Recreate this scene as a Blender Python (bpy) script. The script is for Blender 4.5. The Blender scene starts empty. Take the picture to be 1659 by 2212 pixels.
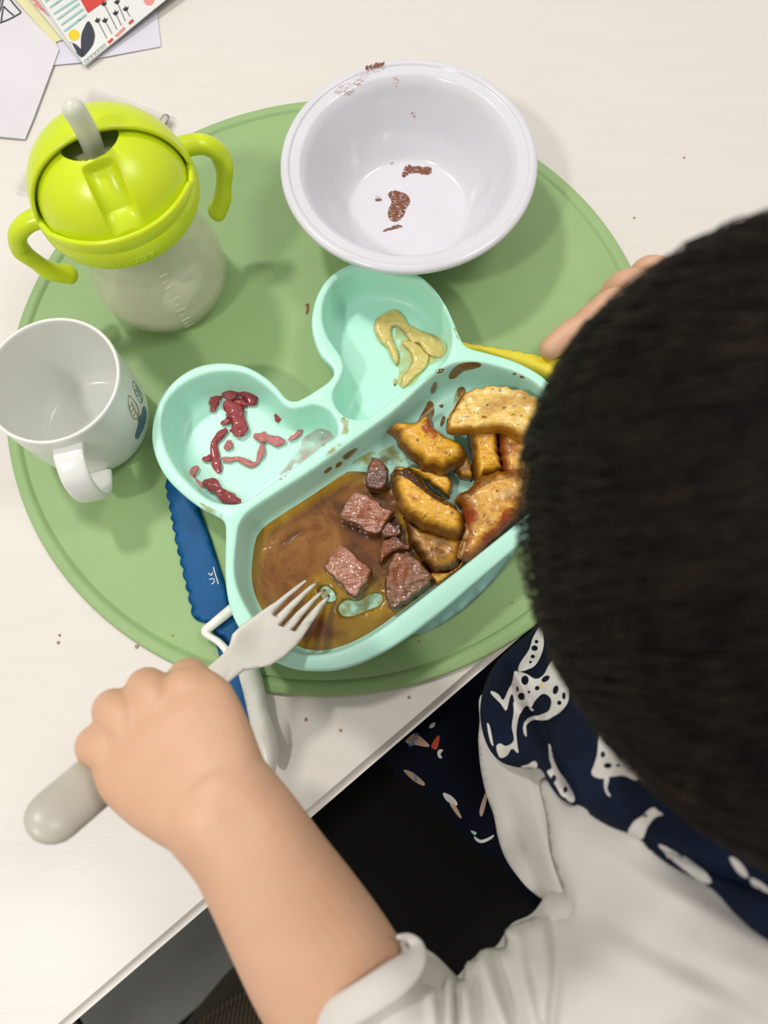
import bpy, bmesh, math, random
import numpy as np
from mathutils import Vector, Matrix, noise, geometry
from mathutils.bvhtree import BVHTree
random.seed(7); np.random.seed(7)
SC = bpy.context.scene
COL = SC.collection

# ------------------------------------------------------------------ camera
# the phone is held 44 cm above the table top (z = 0), tilted 16.5 degrees from straight down
CAMH = .44; FPX = 1650.; CX, CY = 829.5, 1106.
_d = np.array([880 - CX, 1590 - CY, FPX]); _d /= np.linalg.norm(_d)
_ex = np.array([1., 0, 0]) - _d[0] * _d; _ex /= np.linalg.norm(_ex)
_ey = -np.cross(_d, _ex)
if _ey[1] > 0: _ey = -_ey
RC = np.stack([_ex, _ey, -_d]); CL = np.array([0, 0, CAMH])
def W(px, py, z=0.):
    """point of the real horizontal plane at height z that a photograph pixel shows"""
    r = RC @ np.array([px - CX, py - CY, FPX]); return CL + r * ((z - CAMH) / r[2])
cd = bpy.data.cameras.new('camera'); cam = bpy.data.objects.new('camera', cd); COL.objects.link(cam)
m = Matrix.Identity(4)
for i in range(3):
    m[i][0] = RC[i, 0]; m[i][1] = -RC[i, 1]; m[i][2] = -RC[i, 2]; m[i][3] = CL[i]
cam.matrix_world = m
cd.sensor_fit = 'HORIZONTAL'; cd.sensor_width = 36; cd.lens = 36 * FPX / 1659.; cd.clip_start = .01
cd.dof.use_dof = True; cd.dof.focus_distance = .46; cd.dof.aperture_fstop = 9.5
SC.camera = cam

# ------------------------------------------------------------------ light
wd = bpy.data.worlds.new('world'); SC.world = wd; wd.use_nodes = True
wd.node_tree.nodes['Background'].inputs[0].default_value = (1, .98, .96, 1)
wd.node_tree.nodes['Background'].inputs[1].default_value = .46
def area(name, loc, size, power, color, target=(-.05, .2, 0)):
    l = bpy.data.lights.new(name, 'AREA'); l.shape = 'DISK'; l.size = size; l.energy = power; l.color = color
    o = bpy.data.objects.new(name, l); COL.objects.link(o); o.location = loc
    o.rotation_euler = (Vector(target) - Vector(loc)).to_track_quat('-Z', 'Y').to_euler()
area('ceiling_lamp_left', (-.70, -.42, 1.35), .14, 7.6, (1, .96, .91))
area('ceiling_lamp_front', (-.62, .80, 1.45), .16, 9.8, (1, .965, .92))
area('ceiling_lamp_back', (.75, .45, 1.6), .5, 7, (1, .97, .93))
vs = SC.view_settings; vs.view_transform = 'Standard'; vs.look = 'None'; vs.gamma = 1; vs.exposure = 0.08
vs.use_curve_mapping = False

# ------------------------------------------------------------------ materials
def lin(h):
    h = h.lstrip('#'); c = [int(h[i:i+2], 16) / 255 for i in (0, 2, 4)]
    return tuple(((x + .055) / 1.055) ** 2.4 if x > .04045 else x / 12.92 for x in c) + (1,)
class NT:
    def __init__(s, name):
        s.m = bpy.data.materials.new(name); s.m.use_nodes = True; s.t = s.m.node_tree
        s.b = s.t.nodes['Principled BSDF']; s.tc = s.n('ShaderNodeTexCoord')
    def n(s, k, **kw):
        x = s.t.nodes.new(k)
        for a, b in kw.items(): setattr(x, a, b)
        return x
    def l(s, a, b): s.t.links.new(a, b)
    def set(s, **kw):
        for a, b in kw.items(): s.b.inputs[a.replace('_', ' ')].default_value = b
    def noise(s, scale, detail=3, rough=.55, stretch=None, dist=0):
        x = s.n('ShaderNodeTexNoise'); x.inputs['Scale'].default_value = scale
        x.inputs['Detail'].default_value = detail; x.inputs['Roughness'].default_value = rough
        x.inputs['Distortion'].default_value = dist
        mp = s.n('ShaderNodeMapping'); s.l(s.tc.outputs['Object'], mp.inputs[0]); s.l(mp.outputs[0], x.inputs['Vector'])
        if stretch: mp.inputs['Scale'].default_value = stretch[:3]; mp.inputs['Rotation'].default_value = (0, 0, stretch[3])
        return x.outputs['Fac']
    def ramp(s, fac, stops, interp='LINEAR'):
        r = s.n('ShaderNodeValToRGB'); r.color_ramp.interpolation = interp
        e = r.color_ramp.elements
        while len(e) < len(stops): e.new(.5)
        for i, (p, c) in enumerate(stops):
            e[i].position = p; e[i].color = lin(c) if isinstance(c, str) else (c, c, c, 1)
        s.l(fac, r.inputs[0]); return r.outputs[0]
    def mix(s, f, a, b, mode='MIX'):
        x = s.n('ShaderNodeMix', data_type='RGBA', blend_type=mode)
        for k, v in ((0, f), (6, a), (7, b)):
            if isinstance(v, (int, float)): x.inputs[k].default_value = v
            elif isinstance(v, str): x.inputs[k].default_value = lin(v)
            else: s.l(v, x.inputs[k])
        return x.outputs[2]
    def attr(s, name):
        x = s.n('ShaderNodeAttribute'); x.attribute_name = name; return x.outputs['Fac']
    def base(s, c):
        if isinstance(c, str): s.b.inputs['Base Color'].default_value = lin(c)
        else: s.l(c, s.b.inputs['Base Color'])
        return s
    def bump(s, h, strength=.3, dist=.001):
        x = s.n('ShaderNodeBump'); x.inputs['Strength'].default_value = strength; x.inputs['Distance'].default_value = dist
        s.l(h, x.inputs['Height']); s.l(x.outputs[0], s.b.inputs['Normal']); return s
def plain(name, c, rough=.4, var=.06, vscale=30, bs=0, bsc=300, **kw):
    t = NT(name); f = t.noise(vscale, 4)
    lo = '#%02x%02x%02x' % tuple(int(max(0, int(c[i:i+2], 16) * (1 - var))) for i in (1, 3, 5))
    t.base(t.ramp(f, [(.3, lo), (.7, c)])); t.set(Roughness=rough, **kw)
    if bs: t.bump(t.noise(bsc, 3), bs, .0006)
    return t.m

M = {}
t = NT('white_tabletop'); g = t.noise(14, 5, .6, (1, 9, 1, .69))
t.base(t.ramp(g, [(.2, '#d8d3cb'), (.8, '#ddd8d0')])); t.set(Roughness=.38)
t.bump(t.noise(60, 4, .6, (1, 12, 1, .69)), .12, .0006); M['table'] = t.m
M['table_edge'] = plain('white_table_edge', '#d9d3cb', .5)
M['mat'] = plain('sage_silicone', '#96b579', .55, .05, 12, .08, 900)
M['mint'] = plain('mint_silicone', '#bcf0dc', .38, .03, 20, .03, 500, Subsurface_Weight=.15, Subsurface_Scale=.004)
M['mint2'] = plain('pale_mint_silicone', '#b4ece2', .4, .03)
M['bowl'] = plain('white_melamine', '#d9d7dd', .16, .02, Coat_Weight=.3)
M['mug'] = plain('white_plastic', '#e6e8e2', .24, .02, Subsurface_Weight=.1, Subsurface_Scale=.003)
M['lid'] = plain('lime_plastic', '#d0e31c', .3, .04, 25, Subsurface_Weight=.15, Subsurface_Scale=.003)
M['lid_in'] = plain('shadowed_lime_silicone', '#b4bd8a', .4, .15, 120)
M['knife_blue'] = plain('blue_plastic', '#04568e', .5, .08, 60, .05, 600, Specular_IOR_Level=.25)
M['knife_white'] = plain('warm_white_plastic', '#f2f1e6', .35, .03)
M['fork'] = plain('pale_grey_plastic', '#f0ede2', .3, .03, 40, Subsurface_Weight=.1, Subsurface_Scale=.003)
M['fork_handle'] = plain('warm_grey_plastic', '#bdb9ab', .34, .05, 50)
M['yellow'] = plain('yellow_plastic', '#e6d43a', .35, .06, 60)
M['paper'] = plain('white_paper', '#dad6da', .8, .03, 20, .05, 200)
M['paper2'] = plain('bluish_paper', '#d5d2de', .8, .03)
M['cover'] = plain('printed_card', '#dcdcd8', .6, .02)
M['pageyellow'] = plain('pale_yellow_page', '#dcd8a8', .8, .05)
M['black_ink'] = plain('black_ink', '#1d1f24', .6)
M['teal_ink'] = plain('teal_ink', '#9cc8c0', .6); M['red_ink'] = plain('red_ink', '#cf3a32', .6)
M['pink_ink'] = plain('coral_ink', '#e58d88', .6)
M['navy_ink'] = plain('navy_ink', '#2b2f3e', .6); M['yellow_ink'] = plain('mustard_ink', '#dfc711', .6)
M['green_ink'] = plain('grey_green_ink', '#8e9d90', .6)
M['brown_ink'] = plain('tan_ink', '#b09a6c', .4); M['grey_ink'] = plain('slate_ink', '#6f8790', .4)
M['blue_ink'] = plain('blue_grey_ink', '#63849a', .4, .2, 300)
M['white_ink'] = plain('white_ink', '#e2dcd6', .5); M['cloth_white'] = plain('white_print', '#d9d5cf', .8, .15, 90)
M['cloth_tan'] = plain('tan_print', '#c9a98e', .8, .2); M['cloth_red'] = plain('red_print', '#b5401c', .8); M['cloth_blue'] = plain('blue_print', '#3a6a9c', .8)
t = NT('clear_film'); t.base('#f4f2ee'); t.set(Roughness=.12, Transmission_Weight=.93, IOR=1.12, Alpha=.45); M['film'] = t.m
t = NT('translucent_bottle'); t.base('#f4f4dc'); t.set(Roughness=.2, Alpha=.30, Subsurface_Weight=.4, Subsurface_Scale=.004, Coat_Weight=.3)
t.bump(t.noise(300, 2), .04, .0005); M['bottle'] = t.m
t = NT('water'); t.base('#f0efc8'); t.set(Roughness=.03, Alpha=.3, IOR=1.33); M['water'] = t.m
t = NT('straw_silicone'); t.base('#dfe1d2'); t.set(Roughness=.3, Alpha=.8, Subsurface_Weight=.4, Subsurface_Scale=.004); M['straw'] = t.m
M['weight'] = plain('cream_weight', '#e4e2cc', .4, .1, 150)
# food
t = NT('brown_gravy'); e = t.attr('edge'); n1 = t.noise(38, 5, .6, None, .9); n2 = t.noise(16, 3)
c1 = t.ramp(n1, [(.34, '#5a300a'), (.48, '#7c4c14'), (.64, '#946428')]); c2 = t.ramp(n1, [(.35, '#8e6006'), (.65, '#ae861c')])
c1 = t.mix(t.ramp(n2, [(.48, 0.), (.62, .85)]), c1, '#6b2a0a')
x = t.n('ShaderNodeMath', operation='ADD'); t.l(e, x.inputs[0]); y = t.n('ShaderNodeMath', operation='MULTIPLY'); t.l(n2, y.inputs[0]); y.inputs[1].default_value = .55; t.l(y.outputs[0], x.inputs[1])
t.base(t.mix(t.ramp(x.outputs[0], [(.42, 0.), (.8, 1.)]), c1, c2)); t.set(Roughness=.12, Coat_Weight=.5); t.bump(n1, .5, .0012); M['gravy'] = t.m
t = NT('dried_gravy'); n1 = t.noise(220, 4); t.base(t.ramp(n1, [(.3, '#6a3c0a'), (.7, '#a87a2a')])); t.set(Roughness=.25, Alpha=.85); M['smear'] = t.m
t = NT('thin_gravy_film'); t.base('#b2a04a'); n1 = t.noise(150, 4); t.set(Roughness=.2); t.l(t.ramp(n1, [(.4, 0.), (.65, .7)]), t.b.inputs['Alpha']); M['film_gravy'] = t.m
t = NT('chocolate'); n1 = t.noise(400, 4, .6, (1, 3, 1, .8)); t.base(t.ramp(n1, [(.3, '#5a2608'), (.7, '#8a4a20')])); t.set(Roughness=.5); t.l(t.ramp(n1, [(.40, 0.), (.5, 1.)]), t.b.inputs['Alpha']); M['choc'] = t.m
t = NT('faint_chocolate'); n1 = t.noise(330, 5, .7, (1, 4, 1, .6)); t.base(t.ramp(n1, [(.4, '#b58a66'), (.7, '#9a5f30')])); t.set(Roughness=.5); t.l(t.ramp(n1, [(.50, 0.), (.66, .8)]), t.b.inputs['Alpha']); M['choc2'] = t.m
t = NT('mustard'); n1 = t.noise(260, 4); t.base(t.ramp(n1, [(.3, '#c9b266'), (.7, '#dac67e')])); t.set(Roughness=.2, Subsurface_Weight=.2, Subsurface_Scale=.002); t.bump(n1, .5, .001); M['mustard'] = t.m
t = NT('red_cabbage'); n1 = t.noise(350, 4, .6, (1, 5, 1, 0)); t.base(t.ramp(n1, [(.3, '#7a1a26'), (.55, '#9c3038'), (.75, '#b9555a')])); t.set(Roughness=.13, Subsurface_Weight=.2, Subsurface_Scale=.003, Coat_Weight=.5); t.bump(n1, .5, .0008); M['cabbage'] = t.m
t = NT('pale_cabbage'); n1 = t.noise(350, 4, .6, (1, 5, 1, 0)); t.base(t.ramp(n1, [(.3, '#b0545a'), (.7, '#cc8582')])); t.set(Roughness=.15, Subsurface_Weight=.3, Subsurface_Scale=.003, Coat_Weight=.4); t.bump(n1, .5, .0008); M['cabbage2'] = t.m
t = NT('cabbage_juice'); t.base('#c58f90'); n1 = t.noise(60, 3); t.set(Roughness=.08); t.l(t.ramp(n1, [(.35, .1), (.6, .6)]), t.b.inputs['Alpha']); M['juice'] = t.m
def potato(name, pale, mid, dark, seed):
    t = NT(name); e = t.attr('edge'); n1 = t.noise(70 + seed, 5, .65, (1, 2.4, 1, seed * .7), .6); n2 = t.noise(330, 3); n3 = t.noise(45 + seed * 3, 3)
    c = t.ramp(n1, [(.36, mid), (.5, pale), (.62, mid)])
    c = t.mix(t.ramp(n3, [(.52, 0.), (.66, .7)]), c, dark)
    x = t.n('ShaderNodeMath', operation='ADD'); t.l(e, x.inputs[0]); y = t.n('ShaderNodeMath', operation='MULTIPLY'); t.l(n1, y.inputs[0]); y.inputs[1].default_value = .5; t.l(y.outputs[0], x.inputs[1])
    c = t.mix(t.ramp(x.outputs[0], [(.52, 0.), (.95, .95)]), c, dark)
    c = t.mix(t.ramp(n2, [(.62, 0.), (.68, .8)]), c, '#4a2a08')
    t.base(c); t.set(Roughness=.4, Coat_Weight=.45, Coat_Roughness=.22); t.bump(n1, .7, .0016); return t.m
M['pot'] = potato('roast_potato', '#e4ae28', '#c4880e', '#6e4006', 1)
M['pot_pale'] = potato('pale_potato', '#eacb7c', '#e2b23e', '#a87010', 4)
M['pot_dark'] = potato('sauced_potato', '#ba8420', '#986608', '#4e2a04', 7)
M['pot_red'] = potato('tomato_potato', '#dcaa44', '#c5841a', '#86400e', 11)
def patch(name, a, b, sc, lo, hi):
    t = NT(name); n1 = t.noise(sc, 4); n2 = t.noise(300, 3); t.base(t.ramp(n2, [(.3, a), (.7, b)])); t.set(Roughness=.3, Coat_Weight=.3); t.l(t.ramp(n1, [(lo, 0.), (hi, .9)]), t.b.inputs['Alpha']); return t.m
M['char'] = patch('charred_skin', '#2e1604', '#5a300a', 130, .25, .5)
M['char2'] = patch('browned_skin', '#6a3a06', '#9a6410', 160, .35, .6)
M['flesh'] = patch('cream_potato_flesh', '#dcb470', '#e8c88c', 240, .38, .62)
M['redsauce'] = patch('red_sauce', '#982a10', '#b8481a', 150, .32, .62)
def beef(name, a, b, c, rot):
    t = NT(name); n1 = t.noise(110, 5, .6, (1, 5, 1, rot), .5); n2 = t.noise(85, 3); e = t.attr('edge')
    k = t.ramp(n1, [(.36, a), (.5, b), (.62, c)]); k = t.mix(t.ramp(n2, [(.48, 0.), (.6, .75)]), k, '#94480f')
    x = t.n('ShaderNodeMath', operation='ADD'); t.l(e, x.inputs[0]); y = t.n('ShaderNodeMath', operation='MULTIPLY'); t.l(n1, y.inputs[0]); y.inputs[1].default_value = .4; t.l(y.outputs[0], x.inputs[1])
    k = t.mix(t.ramp(x.outputs[0], [(.5, 0.), (.95, .9)]), k, '#4a2a16')
    t.base(k); t.set(Roughness=.3, Coat_Weight=1., Coat_Roughness=.06, Subsurface_Weight=.1, Subsurface_Scale=.003); t.bump(n1, .8, .0016); return t.m
M['beef_pink'] = beef('pink_beef', '#8e5c46', '#c8927a', '#8a4e2c', .5)
M['beef_red'] = beef('rosy_beef', '#7a4a38', '#a5745a', '#66401f', -.9)
M['beef_brown'] = beef('brown_beef', '#5a4038', '#7a5a4c', '#4a3022', 1.2)
# person
t = NT('skin'); n1 = t.noise(25, 3); t.base(t.ramp(n1, [(.3, '#cd9f7e'), (.7, '#d4aa8c')])); t.set(Roughness=.5, Subsurface_Weight=.25, Subsurface_Scale=.006)
t.b.inputs['Subsurface Radius'].default_value = (1, .4, .25); t.bump(t.noise(500, 3), .06, .0005); M['skin'] = t.m
t = NT('dark_hair'); n1 = t.noise(60, 3); t.base(t.ramp(n1, [(.3, '#0a0705'), (.7, '#15100c')])); t.set(Roughness=.7, Specular_IOR_Level=.15); M['hair'] = t.m
t = NT('dark_hair_strands'); n1 = t.noise(90, 3); t.base(t.ramp(n1, [(.3, '#100c09'), (.7, '#2b2119')])); t.set(Roughness=.6, Specular_IOR_Level=.2); M['strand'] = t.m
M['shirt'] = plain('grey_jersey', '#cdc9c2', .9, .05, 14, .15, 1500)
t = NT('navy_bib_cloth'); n1 = t.noise(22, 4); t.base(t.ramp(n1, [(.3, '#0a101e'), (.7, '#15213a')])); t.set(Roughness=.9, Specular_IOR_Level=.15); t.bump(t.noise(1200, 2), .15, .0004); M['bib'] = t.m
M['trousers'] = plain('navy_trousers', '#0a0e1c', .9, .2, 40, .1, 1000, Specular_IOR_Level=.1)
M['black_seat'] = plain('black_leather', '#060505', .7, .3, 30, .1, 500, Specular_IOR_Level=.15)
M['black_metal'] = plain('black_metal', '#0c0c0c', .4)
t = NT('grey_tile'); n1 = t.noise(9, 5); t.base(t.ramp(n1, [(.3, '#868780'), (.7, '#969890')])); t.set(Roughness=.6); t.bump(t.noise(80, 3), .2, .002); M['tile'] = t.m
M['grout'] = plain('dark_grout', '#22231f', .9)
t = NT('ribbed_brown_fabric'); wv = t.n('ShaderNodeTexWave'); wv.inputs['Scale'].default_value = 70; t.l(t.tc.outputs['Object'], wv.inputs['Vector'])
t.base(t.ramp(wv.outputs['Fac'], [(.2, '#2f271d'), (.8, '#5b4e3a')])); t.set(Roughness=.95); t.bump(wv.outputs['Fac'], .6, .002); M['ribbed'] = t.m

# ------------------------------------------------------------------ geometry helpers
def link(name, me, mt=None, parent=None, smooth=True):
    o = bpy.data.objects.new(name, me); COL.objects.link(o)
    if mt is not None: me.materials.append(M[mt] if isinstance(mt, str) else mt)
    if smooth: me.polygons.foreach_set('use_smooth', [True] * len(me.polygons))
    if parent is not None:
        o.parent = parent
        o.matrix_parent_inverse = Matrix.Translation(-Vector(parent.location))
    return o
def mesh(name, v, f, mt=None, parent=None, smooth=True, edge=None):
    me = bpy.data.meshes.new(name); me.from_pydata([tuple(map(float, p)) for p in v], [], [tuple(map(int, q)) for q in f]); me.update()
    if edge is not None:
        a = me.attributes.new('edge', 'FLOAT', 'POINT'); a.data.foreach_set('value', np.asarray(edge, dtype=np.float32))
    return link(name, me, mt, parent, smooth)
def T(o, label, cat, group=None, kind=None):
    if label: o['label'] = label
    if cat: o['category'] = cat
    if group: o['group'] = group
    if kind: o['kind'] = kind
    return o
def thing(name, loc, label, cat, group=None):
    o = bpy.data.objects.new(name, None); COL.objects.link(o); o.location = tuple(map(float, loc)); o.empty_display_size = .02
    return T(o, label, cat, group)
def cr(pts, n, closed=True):
    """evenly resampled Catmull-Rom curve through the points (any dimension)"""
    P = np.asarray(pts, float); k = len(P); out = []
    segs = k if closed else k - 1
    for i in range(segs):
        if closed: a, b, c, d = P[(i-1) % k], P[i], P[(i+1) % k], P[(i+2) % k]
        else: a, b, c, d = P[max(i-1, 0)], P[i], P[i+1], P[min(i+2, k-1)]
        for u in np.linspace(0, 1, 16, endpoint=False):
            out.append(.5 * (2*b + (c-a)*u + (2*a-5*b+4*c-d)*u*u + (3*b-a-3*c+d)*u**3))
    out.append(P[0] if closed else P[-1]); out = np.array(out)
    L = np.r_[0, np.cumsum(np.linalg.norm(np.diff(out, axis=0), axis=1))]
    s = np.linspace(0, L[-1], n + 1)[:-1] if closed else np.linspace(0, L[-1], n)
    return np.stack([np.interp(s, L, out[:, j]) for j in range(out.shape[1])], 1)
def inside(q, poly):
    x, y = q[:, 0:1], q[:, 1:2]; a = poly; b = np.roll(poly, -1, 0)
    c = (a[:, 1] > y) != (b[:, 1] > y)
    with np.errstate(divide='ignore', invalid='ignore'):
        xi = a[:, 0] + (y - a[:, 1]) * (b[:, 0] - a[:, 0]) / (b[:, 1] - a[:, 1])
    return (np.sum(c & (x < xi), 1) % 2) == 1
def bdist(q, polys):
    d = np.full(len(q), 1e9)
    for poly in polys:
        a = poly; b = np.roll(poly, -1, 0); ab = b - a
        for s in range(0, len(q), 2000):
            p = q[s:s+2000, None, :]; u = np.clip(((p - a) * ab).sum(2) / np.maximum((ab * ab).sum(1), 1e-18), 0, 1)
            d[s:s+2000] = np.minimum(d[s:s+2000], np.linalg.norm(p - a - u[..., None] * ab, axis=2).min(1))
    return d
def cdt(outer, holes=(), step=None):
    polys = [np.asarray(outer, float)] + [np.asarray(h, float) for h in holes]
    sc = 1. / max(np.ptp(polys[0], axis=0)); off = polys[0].min(0)
    vs_, es = [], []
    for p in polys:
        k = len(vs_); n = len(p); vs_ += list(p); es += [(k + i, k + (i + 1) % n) for i in range(n)]
    if step:
        lo, hi = polys[0].min(0), polys[0].max(0); g = []
        r = 0
        for y in np.arange(lo[1] + step * .5, hi[1], step * .866):
            g += [(x, y) for x in np.arange(lo[0] + (step * .5 if r % 2 else 0), hi[0], step)]; r += 1
        if g:
            g = np.array(g); k = inside(g, polys[0])
            for h in polys[1:]: k &= ~inside(g, h)
            g = g[k]
            if len(g): g = g[bdist(g, polys) > step * .45]; vs_ += list(g)
    V = (np.array(vs_) - off) * sc
    r = geometry.delaunay_2d_cdt([Vector(p) for p in V], es, [], 0, 1e-7)
    v = np.array([tuple(p) for p in r[0]]) / sc + off; f = np.array([t for t in r[2]])
    c = v[f].mean(1); k = inside(c, polys[0])
    for h in polys[1:]: k &= ~inside(c, h)
    f = f[k]
    ar = np.cross(v[f[:, 1]] - v[f[:, 0]], v[f[:, 2]] - v[f[:, 0]]); f[ar < 0] = f[ar < 0][:, ::-1]
    return v, f
def lump(name, px, zb, zt, mt, parent=None, zm=None, w=None, n=70, step=.0016, rough=.0006, fscale=120, tilt=(0, 0), holes=(), pw=.5, spline=True, jit=0):
    """closed solid: outline as seen at height zm, domed top, rounded underside"""
    zm = zb + (zt - zb) * .4 if zm is None else zm
    o2 = cr([W(*p, zm)[:2] for p in px], n) if spline else np.array([W(*p, zm)[:2] for p in px])
    if jit:
        ct = o2.mean(0)
        o2 = np.array([p + (p - ct) / np.linalg.norm(p - ct) * jit * noise.noise(Vector((p[0]*260, p[1]*260, zb*90))) * 2 for p in o2])
    hs = [cr([W(*p, zm)[:2] for p in h], 40) for h in holes]
    v, f = cdt(o2, hs, step); d = bdist(v, [o2] + hs)
    w = w or max(d.max() * .6, 1e-4); u = np.clip(d / w, 0, 1); prof = (1 - (1 - u) ** 2) ** pw
    c = v.mean(0)
    nz = np.array([noise.noise(Vector((p[0] * fscale, p[1] * fscale, zt * 77))) + .5 * noise.noise(Vector((p[0] * fscale * 2.7, p[1] * fscale * 2.7, 3))) for p in v])
    top = zm + (zt - zm) * prof + (nz * rough + (v - c) @ np.array(tilt)) * u
    bot = zm - (zm - zb) * prof
    onb = d < 1e-6; idx = np.arange(len(v)); bi = idx.copy(); k = len(v); bv = []
    for i in idx:
        if not onb[i]: bi[i] = k; k += 1; bv.append((v[i, 0], v[i, 1], min(bot[i], top[i] - .0002)))
    V = np.vstack([np.c_[v, top]] + ([np.array(bv)] if bv else [])); F = np.vstack([f, bi[f][:, ::-1]])
    e = np.r_[1 - u, np.ones(len(bv))]
    return mesh(name, V, F, mt, parent, edge=e)
def sweep(name, path, ra, rb=None, mt=None, parent=None, n=60, seg=20, up=(0, 0, 1), cap=True, rfn=None, power=1., round_end=False):
    """tube with an elliptical section: ra across, rb along 'up'; ends rounded"""
    P = np.asarray(path, float); k = len(P)
    ra = np.broadcast_to(np.asarray(ra, float), (k,)); rb = ra if rb is None else np.broadcast_to(np.asarray(rb, float), (k,))
    Q = cr(np.c_[P, ra, rb], n, False); P, ra, rb = Q[:, :3], Q[:, 3], Q[:, 4]
    Tn = np.gradient(P, axis=0); Tn /= np.linalg.norm(Tn, axis=1)[:, None]
    up = np.array(up, float)
    if cap:
        caps = [math.cos(a) for a in np.linspace(math.pi / 2, 0, 6)]; sins = [math.sin(a) for a in np.linspace(math.pi / 2, 0, 6)]
        r0 = min(ra[0], rb[0]); r1 = ra[-1] if round_end else min(ra[-1], rb[-1])
        P = np.vstack([[P[0] - Tn[0] * r0 * s for s in sins[:-1]], P, [P[-1] + Tn[-1] * r1 * s for s in sins[:-1][::-1]]])
        ra = np.r_[[ra[0] * c for c in caps[:-1]], ra, [ra[-1] * c for c in caps[:-1][::-1]]]; rb = np.r_[[rb[0] * c for c in caps[:-1]], rb, [rb[-1] * c for c in caps[:-1][::-1]]]
        Tn = np.vstack([[Tn[0]] * 5, Tn, [Tn[-1]] * 5])
    V = []; S = None
    for i in range(len(P)):
        s = np.cross(Tn[i], up); l = np.linalg.norm(s)
        if l < .15 and S is not None: s = S - Tn[i] * (S @ Tn[i])
        s /= np.linalg.norm(s)
        if S is not None and s @ S < 0: s = -s
        S = s; b = np.cross(s, Tn[i])
        for j in range(seg):
            a = 2 * math.pi * j / seg; q = 1 if rfn is None else rfn(i / len(P), a)
            ca, sa = math.cos(a), math.sin(a)
            if power != 1: ca = math.copysign(abs(ca) ** power, ca); sa = math.copysign(abs(sa) ** power, sa)
            V.append(P[i] + (s * ca * ra[i] + b * sa * rb[i]) * q)
    F = [(i*seg+j, (i+1)*seg+j, (i+1)*seg+(j+1) % seg, i*seg+(j+1) % seg) for i in range(len(P)-1) for j in range(seg)]
    F += [tuple(range(seg)), tuple(range((len(P)-1)*seg, len(P)*seg))[::-1]]
    return mesh(name, V, F, mt, parent)
def lathe(name, prof, c, mt, parent=None, n=128, closed=False):
    V = [(c[0] + r * math.cos(2*math.pi*j/n), c[1] + r * math.sin(2*math.pi*j/n), z) for r, z in prof for j in range(n)]
    k = len(prof); F = [(i*n+j, i*n+(j+1) % n, ((i+1) % k)*n+(j+1) % n, ((i+1) % k)*n+j) for i in range(k if closed else k-1) for j in range(n)]
    if not closed:
        if prof[0][0] < 1e-3: F.append(tuple(range(n))[::-1])
        if prof[-1][0] < 1e-3: F.append(tuple(range((k-1)*n, k*n)))
    o = mesh(name, V, F, mt, parent); fixn(o); return o
def fixn(o):
    bm = bmesh.new(); bm.from_mesh(o.data); bmesh.ops.recalc_face_normals(bm, faces=bm.faces); bm.to_mesh(o.data); bm.free()
def roundprof(pts, n): return [tuple(p) for p in cr(pts, n, False)]
def bvh(o):
    me = o.data; off = o.matrix_basis if not o.parent else Matrix.Identity(4)
    return BVHTree.FromPolygons([off @ v.co for v in me.vertices], [tuple(p.vertices) for p in me.polygons])
def decal(name, px, target, mt, parent=None, off=.0002, step=6, spline=False, z=None, holes=(), n=60):
    """printed or dried-on film that follows the surface of 'target'"""
    o2 = cr(px, n) if spline else np.array(px, float)
    if not spline:
        r = []
        for a, b in zip(o2, np.roll(o2, -1, 0)):
            k = max(1, int(np.linalg.norm(b - a) / step)); r += [a + (b - a) * i / k for i in range(k)]
        o2 = np.array(r)
    v, f = cdt(o2, [cr(h, 20) for h in holes], step); V = []; ok = []
    for p in v:
        q = W(p[0], p[1], -.3); d = Vector(q - CL).normalized()
        h = target.ray_cast(Vector(CL), d)
        if h[0] is None: V.append((0, 0, 0)); ok.append(False); continue
        nn = h[1] if h[1].dot(d) < 0 else -h[1]
        V.append(tuple(h[0] + nn * off)); ok.append(True)
    f = [t for t in f if all(ok[i] for i in t) and max((Vector(V[t[i]]) - Vector(V[t[i-1]])).length for i in range(3)) < .02]
    used = sorted({i for t in f for i in t}); mp = {i: j for j, i in enumerate(used)}
    if not used: return None
    return mesh(name, [V[i] for i in used], [tuple(mp[i] for i in t) for t in f], mt, parent)
def stroke(pts, w):
    """outline polygon of a pen stroke of width w through pixel points"""
    P = cr(pts, max(8, len(pts) * 4), False); tn = np.gradient(P, axis=0); tn /= np.linalg.norm(tn, axis=1)[:, None]
    nr = np.c_[-tn[:, 1], tn[:, 0]] * w / 2; return list(map(tuple, np.vstack([P + nr, (P - nr)[::-1]])))
def join(objs, name):
    bm = bmesh.new(); mats = objs[0].data.materials[:]
    for o in objs: bm.from_mesh(o.data)
    me = bpy.data.meshes.new(name); bm.to_mesh(me); bm.free()
    par = objs[0].parent
    for o in objs: bpy.data.objects.remove(o)
    for mm in mats: me.materials.append(mm)
    return link(name, me, None, par)
def voxel(objs, name, size, smooth, mt, parent=None):
    o = join(objs, name); o.data.materials.clear()
    a = o.modifiers.new('r', 'REMESH'); a.mode = 'VOXEL'; a.voxel_size = size; a.use_smooth_shade = True
    if smooth:
        s = o.modifiers.new('s', 'SMOOTH'); s.factor = .5; s.iterations = smooth
    me = bpy.data.meshes.new_from_object(o.evaluated_get(bpy.context.evaluated_depsgraph_get()))
    bpy.data.objects.remove(o); me.name = name
    return link(name, me, mt, parent)
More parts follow.
